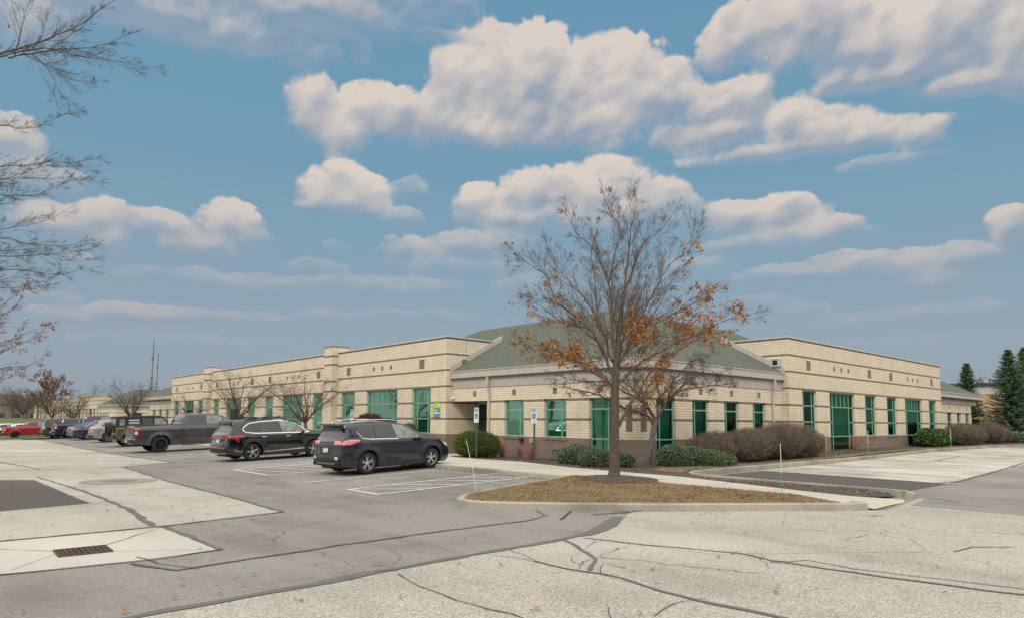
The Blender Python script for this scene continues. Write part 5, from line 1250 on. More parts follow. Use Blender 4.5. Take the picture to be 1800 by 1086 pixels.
K_glass = mat('car_glass', (.018, .022, .022), .06, spec=.9, var=.3, scale=1.2)
K_glassl = mat('car_glass_reflect_tone', (.16, .19, .17), .06, spec=.9, var=.5, scale=3)  # opaque panes; the paler base colour stands in for reflection
K_clad = mat('black_cladding', (.022, .022, .023), .6, var=.2)
K_tyre = mat('tyre', (.018, .018, .018), .85, var=.3, scale=12)
K_under = mat('underbody', (.008, .008, .008), .9)
K_rim = mat('alloy', (.62, .62, .63), .35, metal=.35, var=.06)
K_rimd = mat('dark_alloy', (.03, .03, .032), .35, metal=.6)
K_chrome = mat('chrome', (.72, .72, .73), .15, metal=1, var=.03)
K_red = mat('tail_lamp', (.42, .012, .02), .15, spec=.8, coat=1); K_redp = mat('tail_lamp_pale', (.62, .16, .16), .15, spec=.8, coat=1)
K_clear = mat('clear_lamp', (.6, .6, .6), .15, spec=.8, coat=1); K_amber = mat('amber_lamp', (.7, .22, .03), .2, coat=1)
K_plate = mat('number_plate', (.42, .55, .56), .5, var=.35, scale=22); K_skid = mat('silver_trim', (.34, .34, .34), .4, metal=.4)
K_seam = mat('panel_gap', (.004, .004, .004), .9)
def chaikin(p, it=2):
    for _ in range(it):
        q = [p[0]]
        for i in range(len(p) - 1):
            a, b = p[i], p[i + 1]
            if i > 0: q.append((a[0] * .8 + b[0] * .2, a[1] * .8 + b[1] * .2))
            if i < len(p) - 2: q.append((a[0] * .2 + b[0] * .8, a[1] * .2 + b[1] * .8))
        q.append(p[-1]); p = q
    return p
class Car:
    def __init__(s, name, label, loc, rz, L, hw, prof, sill, wx, wr, ar, belt, roof, tum, m_body, cat='car', group=None, grid=.06, twotone=None, rnd=.07, bul=.045, taper=(.10, .16), wheel='alloy', bulge_roof=.02, clad=True, fl=0.0):
        s.L, s.hw, s.sill, s.wx, s.wr, s.ar, s.belt, s.roof, s.tum, s.rnd, s.bul, s.tap, s.br = L, hw, sill, wx, wr, ar, belt, roof, tum, rnd, bul, taper, bulge_roof
        s.grid = grid; s.out = chaikin(prof, 2); s.fl = fl
        s.root = empty(name, loc, rz, label, cat, group)
        poly = list(s.out)                       # rear bottom, over the top, to front bottom
        bot = []
        for x in (wx[1], wx[0]):                 # back along the sill with the two arches
            zc = wr; h = max(-.999, min(.999, (sill - zc) / ar)); a0 = math.asin(h)
            bot += [(x + ar * cos(a0 + (pi - 2 * a0) * k / 14), zc + ar * sin(a0 + (pi - 2 * a0) * k / 14)) for k in range(15)]
        s.poly = poly + bot
        s.mb_body(m_body, twotone)
        w = MB(); w.box(.25, L - .25, -hw + .24, hw - .24, sill - .02, min(belt, .9)); w.obj('underbody', K_under, s.root)
        for x in wx:
            for sg in (-1, 1): s.wheel(x, sg, wheel)
        if clad:
            for i, x in enumerate(wx):
                ring = [(x + (ar + .075) * cos(a), wr + (ar + .075) * sin(a)) for a in [radians(-8 + 196 * k / 18) for k in range(19)]] + [(x + (ar - .004) * cos(a), wr + (ar - .004) * sin(a)) for a in [radians(188 - 196 * k / 18) for k in range(19)]]
                s.side(ring, .014, K_clad, 'wheel_arch_trim')
            s.side([(wx[0] + ar + .06, sill - .01), (wx[1] - ar - .06, sill - .01), (wx[1] - ar - .05, sill + .13), (wx[0] + ar + .05, sill + .13)], .012, K_clad, 'sill_trim')
    def dist(s, x, z):
        m = 9
        for i in range(len(s.out) - 1):
            ax, az = s.out[i]; bx, bz2 = s.out[i + 1]; dx, dz = bx - ax, bz2 - az; l2 = dx * dx + dz * dz
            if l2 < 1e-12: continue
            t = max(0, min(1, ((x - ax) * dx + (z - az) * dz) / l2)); e = hypot(x - ax - t * dx, z - az - t * dz)
            if e < m: m = e
        return m
    def w(s, x, z, d=None):
        h = s.hw
        r = max(0, 1 - x / .8); f = max(0, 1 - (s.L - x) / .9)
        k = 1 - s.tap[0] * r * r - s.tap[1] * f * f
        if z < s.belt:
            u = (z - s.belt * .62) / s.belt; y = h * (1 - .10 * u * u)
            y -= .018 * math.exp(-((z - s.belt * .80) / .05) ** 2) if False else 0
        else:
            u = (z - s.belt * .62) / s.belt; y0 = h * (1 - .10 * ((s.belt * .38) / s.belt) ** 2)
            t = (z - s.belt) / (s.roof - s.belt); y = y0 - .03 - (y0 - .03 - h * s.tum) * (t ** 1.15)
            if t < .08: y += .03 * (1 - t / .08)
        y += .016 * math.exp(-((z - s.belt + .10) / .035) ** 2)
        for q in s.wx: 
            e = hypot(x - q, z - s.wr); y += (.018 + s.fl) * math.exp(-((e - s.ar - .03) / .10) ** 2)
        y *= k
        d = s.dist(x, z) if d is None else d
        if d < s.rnd: y -= s.rnd * (1 - sqrt(max(0, 1 - ((s.rnd - d) / s.rnd) ** 2)))
        return y
    def plane(s, poly, grid=None):
        g = grid or s.grid; bm = bmesh.new(); vs = [bm.verts.new((x, 0, z)) for x, z in poly]; bm.faces.new(vs)
        bmesh.ops.triangulate(bm, faces=bm.faces[:])
        xs = [p[0] for p in poly]; zs = [p[1] for p in poly]
        for ix, lo, hi_ in ((0, min(xs), max(xs)), (2, min(zs), max(zs))):
            n = int((hi_ - lo) / g)
            for k in range(1, n + 1):
                co = [0, 0, 0]; co[ix] = lo + (hi_ - lo) * k / (n + 1); no = [0, 0, 0]; no[ix] = 1
                bmesh.ops.bisect_plane(bm, geom=bm.verts[:] + bm.edges[:] + bm.faces[:], plane_co=co, plane_no=no)
        return bm
    def mb_body(s, m_body, twotone):
        bm = s.plane(s.poly); bm.verts.ensure_lookup_table()
        mb = MB(); idx = {}; mats = [m_body] + ([twotone[0]] if twotone else [])
        for sg in (-1, 1):
            for v in bm.verts: idx[(v.index, sg)] = len(mb.v); mb.v.append((v.co.x, sg * s.w(v.co.x, v.co.z), v.co.z))
            for f in bm.faces:
                ids = [idx[(v.index, sg)] for v in f.verts]
                c = f.calc_center_median(); f.normal_update()
                if (f.normal.y > 0) != (sg > 0): ids = ids[::-1]
                mb.f.append(tuple(ids)); mb.m.append(1 if twotone and twotone[1](c.x, c.z) else 0); mb.u.append(None)
        N = 12; cols = {}
        def nrm(v):
            n_ = Vector((0, 0, 0))
            for e in v.link_edges:
                if e.is_boundary: d = e.other_vert(v).co - v.co; f = e.link_faces[0]; c = f.calc_center_median() - v.co; o = Vector((d.z, 0, -d.x)); o = -o if o.dot(c) > 0 else o; n_ += o.normalized()
            return n_.normalized() if n_.length else Vector((0, 0, 1))
        s.capn = {}
        def column(v):
            if v.index in cols: return cols[v.index]
            w_ = s.w(v.co.x, v.co.z); n_ = nrm(v); amt = s.br * abs(n_.z) + s.bul * abs(n_.x); c = [idx[(v.index, -1)]]
            for k in range(1, N):
                t = -1 + 2 * k / N; b = amt * (1 - t * t); c.append(len(mb.v)); mb.v.append((v.co.x + n_.x * b, t * w_, v.co.z + n_.z * b))
            c.append(idx[(v.index, 1)]); cols[v.index] = c; return c
        for e in bm.edges:
            if not e.is_boundary: continue
            m = (e.verts[0].co + e.verts[1].co) / 2
            if s.dist(m.x, m.z) > .004: continue
            a, b = e.verts; f = e.link_faces[0]; c = f.calc_center_median(); d = b.co - a.co; o = Vector((d.z, 0, -d.x))
            if o.dot(c - m) > 0: a, b = b, a
            ca, cb = column(a), column(b)
            for k in range(N): mb.f.append((ca[k], ca[k + 1], cb[k + 1], cb[k])); mb.m.append(1 if twotone and twotone[1](m.x, m.z) else 0); mb.u.append(None)
        bm.free(); s.body = mb.obj('body', mats, s.root, True)
        return s.body
    def side(s, poly, off, m, name, both=True, grid=None, sub=None):
        bm = s.plane(poly, grid or max(s.grid, .05)); bm.verts.ensure_lookup_table()
        for sg in ((-1, 1) if both else (-1,)):
            mb = MB(); 
            for v in bm.verts: mb.v.append((v.co.x, sg * (s.w(v.co.x, v.co.z) + off), v.co.z))
            for f in bm.faces:
                f.normal_update(); ids = [v.index for v in f.verts]
                if (f.normal.y > 0) != (sg > 0): ids = ids[::-1]
                mb.f.append(tuple(ids)); mb.m.append(0); mb.u.append(None)
            mb.obj(name, m, sub or s.root, True)
        bm.free()
    def end(s, z, rear=True):
        """outline point and outward normal at height z on the rear or front"""
        best = None
        for i in range(len(s.out) - 1):
            (ax, az), (bx, bz2) = s.out[i], s.out[i + 1]
            if (az - z) * (bz2 - z) <= 0 and abs(az - bz2) > 1e-6:
                t = (z - az) / (bz2 - az); x = ax + (bx - ax) * t
                if (x < s.L / 2) != rear: continue
                n_ = Vector((-(bz2 - az), 0, bx - ax)).normalized()
                if best is None or (x < best[0] if rear else x > best[0]): best = (x, n_)
        return best
    def cap(s, t0, t1, z0, z1, m, name, rear=True, off=.006, poly=None, skip=0, sub=None):
        nz = max(2, int((z1 - z0) / .05)); nt = max(2, int((t1 - t0) * 12)); mb = MB(); rows = []
        for j in range(nz + 1):
            z = z0 + (z1 - z0) * j / nz; e = s.end(z, rear)
            if e is None: return
            x, n_ = e; w_ = s.w(x, z, .0) ; amt = s.br * abs(n_.z) + s.bul * abs(n_.x); ta, tb = t0, t1
            if poly: ta, tb = poly(j / nz)
            rows.append([(x + n_.x * (amt * (1 - t * t) + off), t * w_, z + n_.z * (amt * (1 - t * t) + off)) for t in [ta + (tb - ta) * k / nt for k in range(nt + 1)]])
        for j in range(nz):
            for k in range(nt):
                q = [rows[j][k], rows[j][k + 1], rows[j + 1][k + 1], rows[j + 1][k]]; mb.q(q[::-1] if rear else q)
        return mb.obj(name, m, sub or s.root, True)
    def wheel(s, x, sg, kind):
        r = s.wr; wd = .115 if r < .4 else .135; y = sg * (s.hw - .135)
        t = empty('wheel', (x, y, r)); t.parent = s.root
        mb = MB(); mb.lathe([(r * .66, -wd), (r * .90, -wd), (r * .975, -wd * .85), (r, -wd * .5), (r, wd * .5), (r * .975, wd * .85), (r * .90, wd), (r * .66, wd), (r * .62, wd * .5), (r * .62, -wd * .5), (r * .66, -wd)], 32, 'y')
        mb.obj('tyre', K_tyre, t, True)
        o = sg * wd * .75; mr = K_rim if kind != 'dark' else K_rimd
        mb = MB(); mb.lathe([(0, o * .45), (r * .60, o * .35), (r * .64, o * .9), (r * .665, o * 1.02)], 32, 'y', mi=1)
        n = {'alloy': 5, 'dark': 6, 'multi': 10, 'twist': 5}[kind]
        for k in range(n):
            for dd in ((-.16, .16) if n == 5 else (0,)):
                a = 2 * pi * k / n + dd * .6 + .3; a2 = a + (dd if kind == 'alloy' else (.35 if kind == 'twist' else 0)) * .55
                c0 = Vector((cos(a) * r * .10, o * 1.0, sin(a) * r * .10)); c1 = Vector((cos(a2) * r * .64, o * .98, sin(a2) * r * .64)); pr = Vector((-sin(a), 0, cos(a))) * r * (.042 if n < 10 else .03); d = Vector((0, -o * .35, 0))
                q = [c0 - pr, c0 + pr, c1 + pr * 1.15, c1 - pr * 1.15]; mb.q(q, 0); mb.q(q[::-1], 0); mb.q([q[0] + d, q[0], q[3], q[3] + d], 0); mb.q([q[1], q[1] + d, q[2] + d, q[2]], 0)
        mb.lathe([(0, o * 1.08), (r * .11, o * 1.06), (r * .13, o * .8)], 12, 'y', mi=0)
        mb.lathe([(r * .64, o * .85), (r * .665, o * 1.06), (r * .645, o * 1.09), (r * .625, o * .9)], 32, 'y', mi=0)
        mb.obj('rim', [mr, K_rimd], t)
    def seam(s, pts, m=K_seam, wd=.008):
        for i in range(len(pts) - 1):
            (ax, az), (bx, bz2) = pts[i], pts[i + 1]; l = hypot(bx - ax, bz2 - az); nx, nz = -(bz2 - az) / l * wd, (bx - ax) / l * wd
            yield [(ax - nx, az - nz), (bx - nx, bz2 - nz), (bx + nx, bz2 + nz), (ax + nx, az + nz)]
    def lines(s, polys, m, name, off=.003):
        for sg in (-1, 1):
            mb = MB()
            for pts, wd in polys:
                for q in s.seam(pts, wd=wd):
                    (a, b, c, d) = q; n = max(1, int(hypot(b[0] - a[0], b[1] - a[1]) / .08))
                    for k in range(n):
                        L_ = []
                        for (p, p2, f) in ((a, b, k / n), (a, b, (k + 1) / n), (d, c, (k + 1) / n), (d, c, k / n)):
                            x, z = p[0] + (p2[0] - p[0]) * f, p[1] + (p2[1] - p[1]) * f; L_.append((x, sg * (s.w(x, z) + off), z))
                        mb.q(L_ if sg < 0 else L_[::-1])
            mb.obj(name, m, s.root)
    def handle(s, x, z, m):
        for sg in (-1, 1):
            y = s.w(x, z); mb = MB(); mb.tube([(x - .11, sg * (y + .004), z), (x - .08, sg * (y + .035), z), (x + .08, sg * (y + .035), z), (x + .11, sg * (y + .004), z)], .016, 6); mb.obj('door_handle', m, s.root, True)
    def mirror(s, x, z, m):
        for sg in (-1, 1):
            y = s.w(x, z); mb = MB(); mb.lathe([(0.0, -.10), (.05, -.095), (.085, -.06), (.10, 0), (.09, .06), (.05, .095), (0, .10)], 12, 'y', (x, sg * (y + .15), z + .02)); mb.tube([(x, sg * (y - .02), z - .05), (x, sg * (y + .09), z - .02)], .025, 6); o = mb.obj('mirror', m, s.root, True)
            for v in o.data.vertices: v.co.x = x + (v.co.x - x) * .75
    def rails(s, x0, x1, z, yf, m):
        for sg in (-1, 1):
            mb = MB(); y = sg * s.hw * yf; n = 8
            pts = [(x0, y, z - .04)] + [(x0 + .08 + (x1 - x0 - .16) * k / n, y, z + .035 - .05 * (2 * k / n - 1) ** 4) for k in range(n + 1)] + [(x1, y, z - .05)]
            mb.tube(pts, .020, 6); mb.obj('roof_rail', m, s.root, True)
RZ = radians(1.0)
# navy crossover (nearest)
M_navy = paint('navy_paint', (.003, .010, .021), .16, .1)
def crossover(name, label, loc, rz, m, style):
    if style == 'navy':
        prof = [(.10, .30), (.01, .44), (.0, .62), (.035, .80), (.06, 1.02), (.16, 1.18), (.30, 1.40), (.24, 1.555), (.20, 1.60), (.55, 1.645), (1.2, 1.675), (1.9, 1.67), (2.45, 1.60), (2.75, 1.52), (3.2, 1.26), (3.5, 1.14), (3.9, 1.10), (4.25, 1.01), (4.48, .86), (4.585, .62), (4.60, .42), (4.50, .24), (4.40, .20)]
        c = Car(name, label, loc, rz, 4.60, .925, prof, .21, (.98, 3.66), .36, .425, 1.09, 1.67, .72, m, wheel='alloy')
        W1 = [(.64, 1.37), (.84, 1.18), (1.07, 1.155), (1.07, 1.49), (.80, 1.445)]; W2 = [(1.11, 1.15), (2.12, 1.125), (2.00, 1.57), (1.60, 1.565), (1.11, 1.505)]; W3 = [(2.18, 1.12), (3.22, 1.09), (3.14, 1.16), (2.75, 1.40), (2.45, 1.545), (2.06, 1.585)]
        for w_ in (W1, W2): c.side(w_, .005, K_glass, 'side_window')
        c.side(W3, .005, K_glassl, 'side_window')
        c.lines([([(1.33, 1.15), (1.30, 1.52)], .012)], K_seam, 'window_divider', .008)
        c.lines([([(.62, 1.37), (.83, 1.155), (1.1, 1.125), (2.2, 1.095)], .010)], K_chrome, 'window_trim', .009)
        c.lines([([(1.10, 1.00), (1.16, .72), (1.42, .34), (2.02, .33)], .004), ([(2.16, 1.0), (2.14, .34), (2.9, .32)], .004), ([(3.24, 1.02), (3.22, .80), (3.14, .34)], .004)], K_seam, 'door_gap', .003)
        c.handle(1.34, .97, K_clad); c.handle(2.40, .955, K_clad); c.mirror(3.02, 1.06, m)
        c.cap(-.80, .80, 1.19, 1.50, K_glass, 'rear_window', poly=lambda f: (-.84 + .06 * f, .84 - .06 * f))
        c.side([(.04, 1.08), (.03, .98), (.30, .97), (.66, 1.06), (.68, 1.12), (.35, 1.14)], .010, K_redp, 'tail_lamp'); c.cap(.56, 1.0, .98, 1.08, K_redp, 'tail_lamp', off=.012); c.cap(-1.0, -.56, .98, 1.08, K_redp, 'tail_lamp', off=.012)
        c.cap(-.5, .5, 1.03, 1.06, m, 'tailgate_trim', off=.03)
        c.cap(-.44, .44, .66, .885, K_clad, 'plate_recess', off=.003); c.cap(-.19, .19, .72, .86, K_plate, 'number_plate', off=.014)
        c.cap(-1.0, 1.0, .32, .52, K_clad, 'rear_bumper', off=.02); c.cap(-.7, .7, .40, .43, K_skid, 'bumper_trim', off=.034)
        c.cap(-.93, -.72, .52, .60, K_clear, 'reflector', off=.02); c.cap(.72, .93, .52, .60, K_clear, 'reflector', off=.02)
        c.cap(-.72, .72, 1.10, 1.40, K_glassl, 'windshield', rear=False); c.side([(4.15, .93), (4.40, .84), (4.47, .70), (4.25, .80)], .008, K_clear, 'headlamp'); c.side([(4.02, .99), (4.22, .95), (4.28, .91), (4.10, .935)], .010, K_amber, 'side_marker')
        c.side([(.02, .30), (.55, .28), (.53, .44), (.02, .52)], .010, K_clad, 'bumper_side')
        mb = MB(); mb.box(.16, .50, -.60, .60, 1.585, 1.625); mb.obj('spoiler', m, c.root); c.rails(.55, 2.35, 1.70, .66, K_chrome)
        mb = MB(); mb.tube([(.11, 0, 1.155), (.16, -.28, 1.20)], .014, 6); mb.obj('rear_wiper', K_clad, c.root)
    else:
        prof = [(.12, .32), (.0, .46), (.0, .66), (.05, .82), (.05, 1.05), (.16, 1.20), (.36, 1.44), (.30, 1.58), (.28, 1.61), (.7, 1.665), (1.4, 1.70), (2.1, 1.685), (2.7, 1.61), (3.1, 1.48), (3.55, 1.20), (3.8, 1.12), (4.3, 1.05), (4.6, .96), (4.74, .78), (4.785, .55), (4.74, .32), (4.6, .21)]
        c = Car(name, label, loc, rz, 4.785, .95, prof, .21, (1.07, 3.835), .365, .43, 1.09, 1.69, .73, m, wheel='twist')
        W1 = [(.74, 1.24), (1.30, 1.16), (1.42, 1.54), (1.00, 1.50), (.78, 1.38)]; W2 = [(1.37, 1.155), (2.32, 1.14), (2.22, 1.60), (1.60, 1.59), (1.50, 1.56)]; W3 = [(2.38, 1.135), (3.45, 1.12), (3.40, 1.17), (2.95, 1.44), (2.65, 1.565), (2.28, 1.60)]
        for w_ in (W1, W2): c.side(w_, .005, K_glass, 'side_window')
        c.side(W3, .005, K_glassl, 'side_window')
        c.lines([([(3.62, 1.11), (3.3, 1.095), (1.2, 1.13), (.80, 1.18), (.67, 1.26), (.70, 1.38), (.95, 1.54), (1.4, 1.60), (2.2, 1.635), (2.7, 1.59), (3.1, 1.43), (3.55, 1.13)], .016)], K_chrome, 'window_trim', .009)
        c.lines([([(1.34, 1.04), (1.42, .74), (1.56, .34), (2.2, .33)], .004), ([(2.34, 1.04), (2.34, .34), (3.2, .32)], .004), ([(3.55, 1.03), (3.5, .8), (3.3, .34)], .004)], K_seam, 'door_gap', .003)
        c.lines([([(1.55, .36), (2.9, .40), (3.36, .42)], .020)], K_chrome, 'sill_chrome', .016); c.lines([([(.30, .50), (.42, .42), (.62, .41)], .014)], K_chrome, 'bumper_chrome', .016)
        c.handle(1.55, .97, K_chrome); c.handle(2.62, .965, K_chrome); c.mirror(3.22, 1.10, m)
        c.cap(-.8, .8, 1.18, 1.52, K_glass, 'rear_window', poly=lambda f: (-.84 + .06 * f, .84 - .06 * f))
        c.cap(-1.0, 1.0, .965, 1.0, K_red, 'tail_lamp', off=.012); c.side([(.02, 1.03), (.03, .96), (.30, .95), (.42, .80), (.50, .82), (.46, .96), (.72, 1.02), (.72, 1.05), (.40, 1.06)], .010, K_red, 'tail_lamp')
        c.cap(-.22, .22, .76, .90, mat('white_plate', (.5, .5, .48), .5, var=.35, scale=22), 'number_plate', off=.014); c.cap(-1.0, 1.0, .33, .58, K_clad, 'rear_bumper', off=.02); c.cap(-.95, .95, .34, .42, K_skid, 'skid_plate', off=.036); c.cap(-.95, .95, .55, .58, K_red, 'reflector', off=.034)
        c.side([(.02, .33), (.60, .26), (.58, .42), (.3, .48), (.02, .58)], .010, K_clad, 'bumper_side')
        c.cap(-.72, .72, 1.14, 1.42, K_glassl, 'windshield', rear=False); c.side([(4.3, .93), (4.6, .86), (4.65, .74), (4.4, .8)], .008, K_clear, 'headlamp')
        mb = MB(); mb.box(.24, .56, -.62, .62, 1.60, 1.635); mb.obj('spoiler', m, c.root)
        for x0 in (1.25, 2.3):
            mb = MB(); mb.tube([(x0, -.64, 1.70), (x0, -.62, 1.78), (x0, .62, 1.78), (x0, .64, 1.70)], .022, 6); mb.obj('roof_bar', K_clad, c.root, True)
            for sg in (-1, 1): mb = MB(); mb.box(x0 - .12, x0 + .12, sg * .60 - .04, sg * .60 + .04, 1.715, 1.80); mb.obj('roof_bar_foot', K_clad, c.root)
        c.rails(.8, 2.7, 1.70, .68, K_clad)
    return c
def place(xr, yr, rear, hw, r_off, zadd=0):   # rear wheel contact (near side) -> root location
    x0 = xr - r_off; y0 = yr + hw - .10; return (x0, y0, 0)
SLP = math.atan(.035)
def settle(c, x, y, rz=RZ):
    """tilt a car to the slope of its bay"""
    zr, zf = gz(x + c.wx[0], y), gz(x + c.wx[1], y); a = math.atan((zf - zr) / (c.wx[1] - c.wx[0]))
    c.root.location = (x, y, zr - a * c.wx[0] * 0 - math.tan(a) * c.wx[0] + .012); c.root.rotation_euler = (0, -a, rz)
c = crossover('crossover_car', 'dark navy crossover with silver roof rails, nearest of the parked cars', (0, 0, 0), RZ, M_navy, 'navy'); settle(c, 9.46, 19.10, radians(4.5)); c.root.scale = (.94, .96, .955)
M_blk = paint('black_paint', (.004, .004, .005), .14, .1)
c = crossover('crossover_car', 'glossy black crossover with chrome window surround, between the navy one and the grey pickup', (0, 0, 0), RZ, M_blk, 'black'); settle(c, 9.16, 28.0, radians(3.5)); c.root.scale = (.97, .98, .98)
def pickup(label, m, L, wb, ro, H, x, y, wheel='dark', lamp='side', bed=1.35, loc=None, rz=None, group=None, wr=.41, redtail=K_red, grid=.07, sill=.38):
    cab = ro + wb * .30; hw = 1.0
    prof = [(.10, sill + .08), (.0, sill + .14), (.0, .70), (.07, .74), (.09, bed - .02), (.13, bed + .01), (cab - .10, bed + .04), (cab, bed + .10), (cab + .10, H - .10), (cab + .28, H - .02), (cab + 1.0, H), (cab + 1.75, H - .03), (cab + 2.05, H - .12), (cab + 2.75, bed + .10), (cab + 2.95, bed), (L - .5, bed - .08), (L - .12, bed - .20), (L - .02, .85), (L, .62), (L - .1, sill + .02)]
    c = Car('pickup_truck', label, (0, 0, 0), RZ, L, hw, prof, sill, (ro, ro + wb), wr, wr + .075, bed - .10, H, .76, m, cat='pickup', group=group, grid=grid, wheel=wheel, taper=(.02, .10), rnd=.055, bul=.04, clad=False, fl=.01)
    b = bed + .02
    c.side([(cab + .28, b + .06), (cab + .32, H - .14), (cab + 1.12, H - .11), (cab + 1.14, b + .04), (cab + .34, b + .02)], .005, K_glass, 'side_window')
    c.side([(cab + 1.24, b + .04), (cab + 1.22, H - .11), (cab + 1.78, H - .13), (cab + 2.0, H - .22), (cab + 2.58, b + .10), (cab + 2.52, b + .03)], .005, K_glassl, 'side_window')
    c.lines([([(cab + .16, b + .3), (cab + .14, .5)], .004), ([(cab + 1.18, H - .1), (cab + 1.19, .48)], .004), ([(cab + 2.42, b), (cab + 2.4, .9), (cab + 2.3, .48)], .004), ([(cab + .14, .48), (cab + 2.3, .48)], .004)], K_seam, 'door_gap')
    c.lines([([(cab - .03, bed + .05), (cab - .03, sill + .02)], .014)], K_seam, 'bed_gap')
    c.handle(cab + .42, b - .22, K_clad); c.handle(cab + 1.42, b - .22, K_clad); c.mirror(cab + 2.25, b + .06, K_clad)
    c.side([(.035, bed - .38), (.035, bed - .04), (.20, bed - .05), (.235, bed - .18), (.25, bed - .42), (.09, bed - .42)], .008, redtail, 'tail_lamp'); c.cap(-1, -.87, bed - .40, bed - .05, redtail, 'tail_lamp', off=.008); c.cap(.87, 1, bed - .40, bed - .05, redtail, 'tail_lamp', off=.008)
    c.side([(.05, bed - .39), (.05, bed - .25), (.17, bed - .25), (.19, bed - .39)], .012, K_clear, 'reversing_lamp')
    c.cap(-.80, .80, .76, bed - .03, m, 'tailgate', off=.012); c.cap(-.12, .12, bed - .2, bed - .12, K_clad, 'tailgate_handle', off=.02)
    mb = MB(); mb.box(-.12, .12, -.92, .92, .50, .70); mb.obj('rear_bumper', K_clad if wheel == 'dark' else K_chrome, c.root); mb = MB(); mb.box(-.125, -.118, -.18, .18, .55, .67); mb.obj('number_plate', K_plate, c.root)
    mb = MB(); mb.box(.12, cab - .12, -.80, .80, bed + .042, bed + .062); mb.obj('bed_cover', K_clad, c.root)
    for w_ in c.wx:
        ring = [(w_ + (c.ar + .05) * cos(a), wr + (c.ar + .05) * sin(a)) for a in [radians(-2 + 184 * k / 16) for k in range(17)]] + [(w_ + (c.ar - .004) * cos(a), wr + (c.ar - .004) * sin(a)) for a in [radians(182 - 184 * k / 16) for k in range(17)]]
        c.side(ring, .008, m, 'wheel_arch_lip')
    c.cap(-.7, .7, bed + .12, H - .18, K_glassl, 'windshield', rear=False)
    mb = MB(); mb.box(cab + .06, cab + .1, -.62, .62, bed + .16, H - .2); mb.obj('rear_window', K_glass, c.root)
    mb = MB(); mb.box(cab - .02, cab + 2.4, -.99, -.90, sill - .06, sill - .02); mb.obj('running_board', K_clad, c.root)
    return c
M_grey = paint('graphite_paint', (.052, .054, .058), .26, .4)
c = pickup('graphite grey crew cab pickup with black wheels, between the black crossover and the green off-roader', M_grey, 5.9, 3.57, 1.25, 1.97, 0, 0); settle(c, 8.25, 38.85)
mb = MB(); mb.lathe([(0, -.03), (.03, -.02), (.02, .03), (0, .05)], 8, 'z', (2.8, 0, 2.0)); mb.obj('roof_antenna', K_clad, c.root)
# green off-roader
M_green = paint('olive_green_paint', (.04, .095, .032), .3, .1)
prof = [(.10, .46), (.02, .52), (.0, .70), (.03, .78), (.04, 1.20), (.10, 1.84), (.16, 1.86), (1.2, 1.88), (2.55, 1.87), (2.75, 1.80), (3.10, 1.22), (3.20, 1.19), (4.1, 1.16), (4.35, 1.08), (4.40, .80), (4.42, .58), (4.30, .42)]
c = Car('offroad_car', 'olive green boxy off-roader with black soft top and spare wheel on its tailgate', (0, 0, 0), RZ, 4.42, .95, prof, .40, (.85, 3.40), .41, .50, 1.19, 1.88, .86, M_green, cat='car', grid=.07, twotone=(mat('black_soft_top', (.010, .010, .011), .8), lambda x, z: z > 1.21 and x < 3.05), taper=(.02, .05), rnd=.05, bul=.02, wheel='dark')
for w_ in ([(.22, 1.32), (.22, 1.70), (.50, 1.70), (.52, 1.32)],): c.side(w_, .005, K_glassl, 'side_window')
c.side([(.68, 1.32), (.68, 1.72), (1.36, 1.72), (1.38, 1.32)], .005, K_glass, 'side_window'); c.lines([([(.75, 1.62), (1.30, 1.62)], .03), ([(.75, 1.46), (1.30, 1.46)], .03)], mat('pale_flag_decal', (.5, .5, .5), .6), 'window_decal', .01)
c.side([(1.50, 1.30), (1.50, 1.74), (2.06, 1.74), (2.08, 1.28)], .005, K_glass, 'side_window'); c.side([(2.18, 1.28), (2.18, 1.74), (2.66, 1.72), (2.98, 1.28)], .005, K_glassl, 'side_window')
c.lines([([(1.44, 1.2), (1.42, .5)], .005), ([(2.14, 1.2), (2.14, .45)], .005), ([(3.0, 1.15), (2.9, .5)], .005)], K_seam, 'door_gap'); c.handle(1.6, 1.05, K_clad); c.handle(2.3, 1.05, K_clad); c.mirror(2.9, 1.25, K_clad)
c.side([(.03, .82), (.03, 1.12), (.11, 1.12), (.11, .82)], .012, K_red, 'tail_lamp'); c.cap(-1, -.88, .82, 1.12, K_red, 'tail_lamp', off=.01); c.cap(.88, 1, .82, 1.12, K_red, 'tail_lamp', off=.01); c.cap(-.8, .8, 1.30, 1.72, K_glassl, 'rear_window')
mb = MB(); mb.box(-.14, .12, -.93, .93, .50, .72); mb.obj('rear_bumper', K_clad, c.root); c.cap(-.7, .7, 1.28, 1.72, K_glassl, 'windshield', rear=False)
t = empty('spare_wheel', (-.20, -.05, 1.08)); t.parent = c.root; mb = MB(); mb.lathe([(.25, -.12), (.38, -.12), (.405, -.08), (.405, .08), (.38, .12), (.25, .12)], 28, 'y'); o = mb.obj('tyre', K_tyre, t, True); o.rotation_euler = (0, 0, pi / 2)
mb = MB(); mb.lathe([(0, -.03), (.26, -.05), (.26, .06), (0, .06)], 24, 'y'); o = mb.obj('rim', K_rimd, t); o.rotation_euler = (0, 0, pi / 2)
settle(c, 9.19, 47.7)
